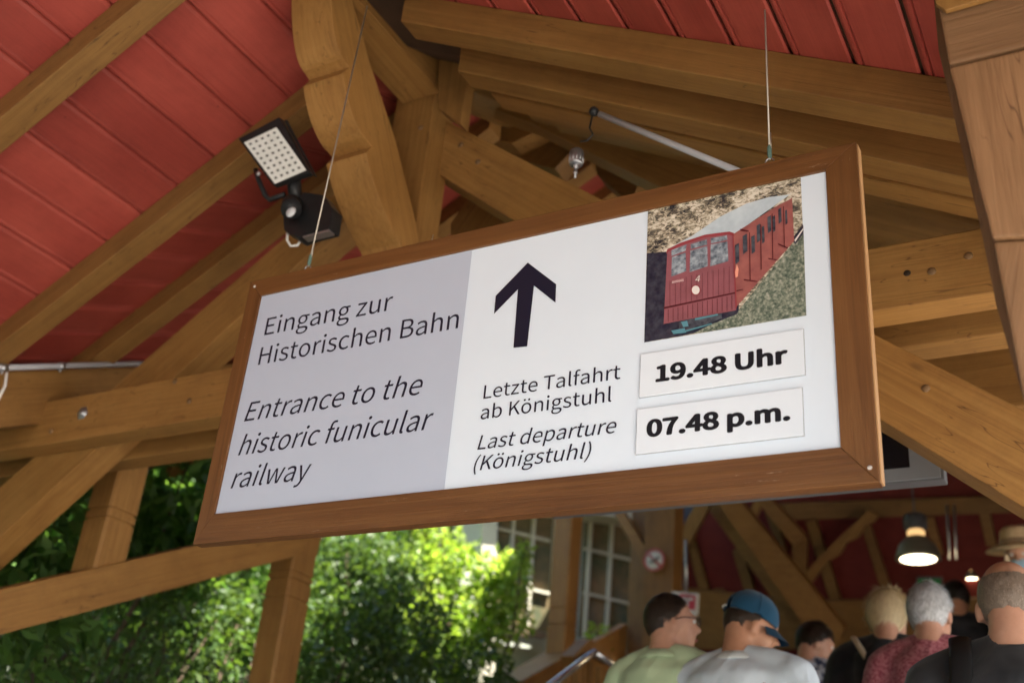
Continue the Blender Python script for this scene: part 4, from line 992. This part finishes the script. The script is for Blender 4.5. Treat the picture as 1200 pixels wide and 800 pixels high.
# accessories
def collar(m, stripe=None):
    def f(t, M, k, HM, put, bmput, w):
        def ringp(r, z, drop):
            return [(r * 1.02 * math.cos(a), -.036 + r * math.sin(a), z - drop * max(0, math.sin(a) + .2)) for a in [2 * math.pi * q / 28 + math.pi / 2 for q in range(29)]]
        bm = bmesh.new(); tube(bm, ringp(.074, 1.462, .05), [(.006, .026)] * 29, 8, False); bmput('collar', bm, m)
        bm = bmesh.new(); tube(bm, ringp(.083, 1.456, .05), [(.005, .022)] * 29, 8, False); bmput('collar_fold', bm, m)
        if stripe:
            bm = bmesh.new(); tube(bm, ringp(.0885, 1.440, .05), [(.0025, .0035)] * 29, 6, False); bmput('collar_stripe', bm, stripe)
    return f
def glasses(m):
    def f(t, M, k, HM, put, bmput, w):
        bm = bmesh.new()
        for s in (-1, 1):
            tube(bm, [(s * .083, -.012, 1.632), (s * .082, .03, 1.642), (s * .068, .094, 1.642)], .0022, 6)
            tube(bm, [(s * .034 + .026 * math.cos(a), .108 - abs(.026 * math.cos(a) + .034) * .1, 1.636 + .019 * math.sin(a)) for a in [2 * math.pi * q / 14 for q in range(15)]], .0022, 6, False)
        tube(bm, [(-.009, .112, 1.640), (.009, .112, 1.640)], .0022, 6)
        bmput('glasses', bm, m, True)
    return f
def capx(m, mark):
    def f(t, M, k, HM, put, bmput, w):
        T2 = Matrix.Translation((0, -.012, 1.672)) @ Matrix.Rotation(math.radians(-6), 4, 'X')
        bm = bmesh.new(); bmesh.ops.create_icosphere(bm, subdivisions=5, radius=1)
        kill = []
        for v in bm.verts:
            d = v.co
            arch = d.y < 0 and (d.x / .42) ** 2 + ((d.z + .02) / .42) ** 2 < 1 and not (-.16 < d.z < .0)
            if d.z < -.14 or arch: kill.append(v)
        bmesh.ops.delete(bm, geom=kill, context='VERTS')
        for v in bm.verts:
            v.co = T2 @ Vector((v.co.x * .092, v.co.y * .112, v.co.z * .103))
        r = bmesh.ops.solidify(bm, geom=bm.faces[:], thickness=.003)
        cp = bmput('cap_crown', bm, m, True)
        bm = bmesh.new(); n = 16; rows = []
        for j in range(6):
            row = []
            for i in range(n + 1):
                a = math.pi * (.13 + .74 * i / n); rr = 1 + .62 * (j / 5) * math.sin(a) ** .8
                row.append(bm.verts.new(T2 @ Vector((.090 * math.cos(a) * (1 + .10 * j / 5), .108 * math.sin(a) * rr, -.008 - .030 * (j / 5) - .55 * (math.cos(a)) ** 2 * .06 ))))
            rows.append(row)
        for j in range(5):
            for i in range(n): bm.faces.new((rows[j][i], rows[j][i + 1], rows[j + 1][i + 1], rows[j + 1][i]))
        bmesh.ops.solidify(bm, geom=bm.faces[:], thickness=.004)
        bmput('cap_brim', bm, m, True)
        bm = bmesh.new(); ell(bm, T2 @ Vector((0, 0, .104)), (.008, .008, .005), sub=2); bmput('cap_button', bm, m, True)
        bm = bmesh.new()
        for xx, zz, rr in ((-.012, -.006, .0085), (.020, -.008, .006)):
            ell(bm, T2 @ Vector((xx + .0, -.113, zz)), (rr, .003, rr * .9), sub=2)
        bmput('cap_buckle', bm, mark, True)
        for a in (0, 60, 120): 
            bm = bmesh.new(); A = math.radians(a)
            tube(bm, [T2 @ Vector((.0935 * math.cos(A) * math.cos(u), .1135 * math.sin(A) * math.cos(u), .1045 * math.sin(u))) for u in [q * math.pi / 24 + .02 for q in range(24)] if not (a == 120 and False)], .0011, 5, False)
            bmput('cap_seam', bm, m, True) if a != 90 else bm.free()
    return f
def strap(m, pts, wd):
    def f(t, M, k, HM, put, bmput, w):
        bm = bmesh.new(); tube(bm, [(x * w, y, z) for x, y, z in pts], [(wd, .006)] * len(pts), 8)
        for v in bm.verts: pass
        bmput('strap', bm, m)
    return f
def strawhat(m, band):
    def f(t, M, k, HM, put, bmput, w):
        bm = bmesh.new(); lathe(bm, [(.175, 1.668), (.172, 1.672), (.14, 1.690), (.098, 1.700), (.094, 1.72), (.088, 1.775), (.07, 1.795), (.03, 1.79), (.001, 1.785)], seg=32); bmput('straw_hat', bm, m, True)
        bm = bmesh.new(); lathe(bm, [(.0995, 1.702), (.0965, 1.725)], seg=32); bmput('hat_band', bm, band, True)
    return f
def mask(m):
    def f(t, M, k, HM, put, bmput, w):
        bm = bmesh.new(); ell(bm, (0, .058, 1.575), (.058, .062, .05)); bmput('face_mask', bm, m, True)
        bm = bmesh.new()
        for s in (-1, 1): tube(bm, [(s * .055, .06, 1.59), (s * .085, -.01, 1.615)], .0018, 5)
        bmput('mask_loop', bm, m, True)
    return f
H_DARK = hairmat('dark_brown_hair', (.018, .012, .009), (.045, .028, .018)); H_BLOND = hairmat('blond_hair', (.55, .42, .24), (.85, .74, .50))
H_GREY = hairmat('grey_hair', (.32, .33, .34), (.85, .86, .88)); H_STUB = hairmat('grey_stubble', (.10, .075, .055), (.26, .20, .16)); H_BLACK = hairmat('black_hair', (.010, .009, .009), (.025, .02, .018))
bald = lambda d: (d.z < .42 and d.z > -.62 and d.y < .15 + .2 * d.z and (d.y < -.1 or d.z > -.3))
short = lambda d: (d.z > -.70 if d.y < -.35 else (d.z > -.18 + 1.1 * max(0, d.y)))
bob = lambda d: (d.z > -.85 if d.y < .05 else d.z > .15 + .5 * d.y)
GREENSH = cloth('pale_green_shirt', (.44, .56, .36), (.50, .62, .40)); BLUESH = cloth('pale_blue_polo', (.56, .64, .72), (.62, .70, .78)); WHITEC = cloth('white_collar_cloth', (.60, .64, .64), (.66, .70, .70))
BLACKC = cloth('black_cloth', (.012, .012, .015), (.022, .022, .026)); JACK = cloth('black_jacket', (.016, .017, .020), (.03, .031, .035), rough=.55)
PINKC = cloth('speckled_rose_shirt', (.22, .045, .065), (.42, .16, .18), scale=90); GREYC = cloth('grey_top', (.20, .20, .23), (.28, .28, .31)); PATT = cloth('navy_white_pattern', (.03, .05, .13), (.60, .64, .72), scale=34)
TEAL = mat('teal_edge', (.05, .28, .22), .6); CAPM = cloth('blue_cap_cloth', (.007, .045, .09), (.010, .058, .115), wr=.1)
BEIGE = cloth('beige_strap', (.45, .36, .24), (.52, .42, .30)); STRAW = noisy('straw', (.45, .32, .17), (.58, .43, .25), 60, .8, .4)
MASKM = cloth('blue_mask', (.30, .46, .58), (.36, .52, .64), wr=.1)
person((785, 697), 4.61, 1.745, 'man in pale green shirt with short dark hair and glasses', GREENSH, SKIN, H_DARK, 1.12, -46, 4, -8, hair_fn=short, hlen=.014, extras=(collar(GREENSH), glasses(mat('dark_frames', (.02, .015, .015), .3))))
person((870, 697), 4.35, 1.70, 'heavy man in blue baseball cap and pale blue polo shirt', BLUESH, SKIN2, H_DARK, 1.30, -42, -14, -12, hair_fn=lambda d: short(d) and d.z < .25, hlen=.008, hdens=2500, extras=(collar(WHITEC, TEAL), capx(CAPM, WHITEP)))
person((948, 728), 5.85, 1.55, 'dark haired person in navy and white patterned blouse looking down', PATT, SKIN, H_DARK, 1.0, -50, -16, -10, hlen=.03, curly=.5, puff=1.08, extras=(collar(PATT),))
person((1036, 688), 5.25, 1.71, 'blond woman in black top with beige strap across her back', BLACKC, SKIN, H_BLOND, 1.12, -18, -14, 5, hair_fn=bob, hlen=.05, hdens=8000, curly=.4, puff=1.13, extras=(strap(BEIGE, [(-.125, .03, 1.472), (-.13, -.06, 1.482), (-.10, -.135, 1.425), (-.04, -.166, 1.30), (.03, -.168, 1.20), (.10, -.158, 1.09), (.15, -.13, 1.0)], .014),))
person((1086, 686), 4.61, 1.72, 'grey haired man in speckled rose shirt', PINKC, SKIN, H_GREY, 1.06, -12, -4, 0, hair_fn=lambda d: (d.z > -.62 if d.y < -.15 else d.z > -.05 + .8 * max(0, d.y)), hlen=.028, hdens=6500, curly=.25, puff=1.08)
person((1176, 641), 3.25, 1.86, 'bald man in black jacket with a black strap on his back', JACK, SKIN, H_STUB, 1.16, 6, -6, 0, sleeve=1, hair_fn=bald, hlen=.006, hdens=5000, puff=.985, extras=(strap(mat('black_webbing', (.008, .008, .009), .6), [(-.105, .06, 1.478), (-.11, -.05, 1.496), (-.10, -.142, 1.43), (-.105, -.168, 1.30), (-.11, -.165, 1.15), (-.12, -.155, 1.0)], .028),))
person((1118, 656), 7.2, 1.74, 'black haired man in black shirt furthest up the stairs', BLACKC, SKIN2, H_BLACK, 1.05, 40, -10, 0, hair_fn=short, hlen=.02)
person((1190, 604), 7.0, 1.95, 'person in straw hat and pale blue face mask looking back', GREYC, SKIN, H_GREY, 1.0, 115, -8, 60, hair_fn=short, hlen=.02, extras=(strawhat(STRAW, mat('hat_ribbon', (.30, .20, .12), .7)), mask(MASKM)))
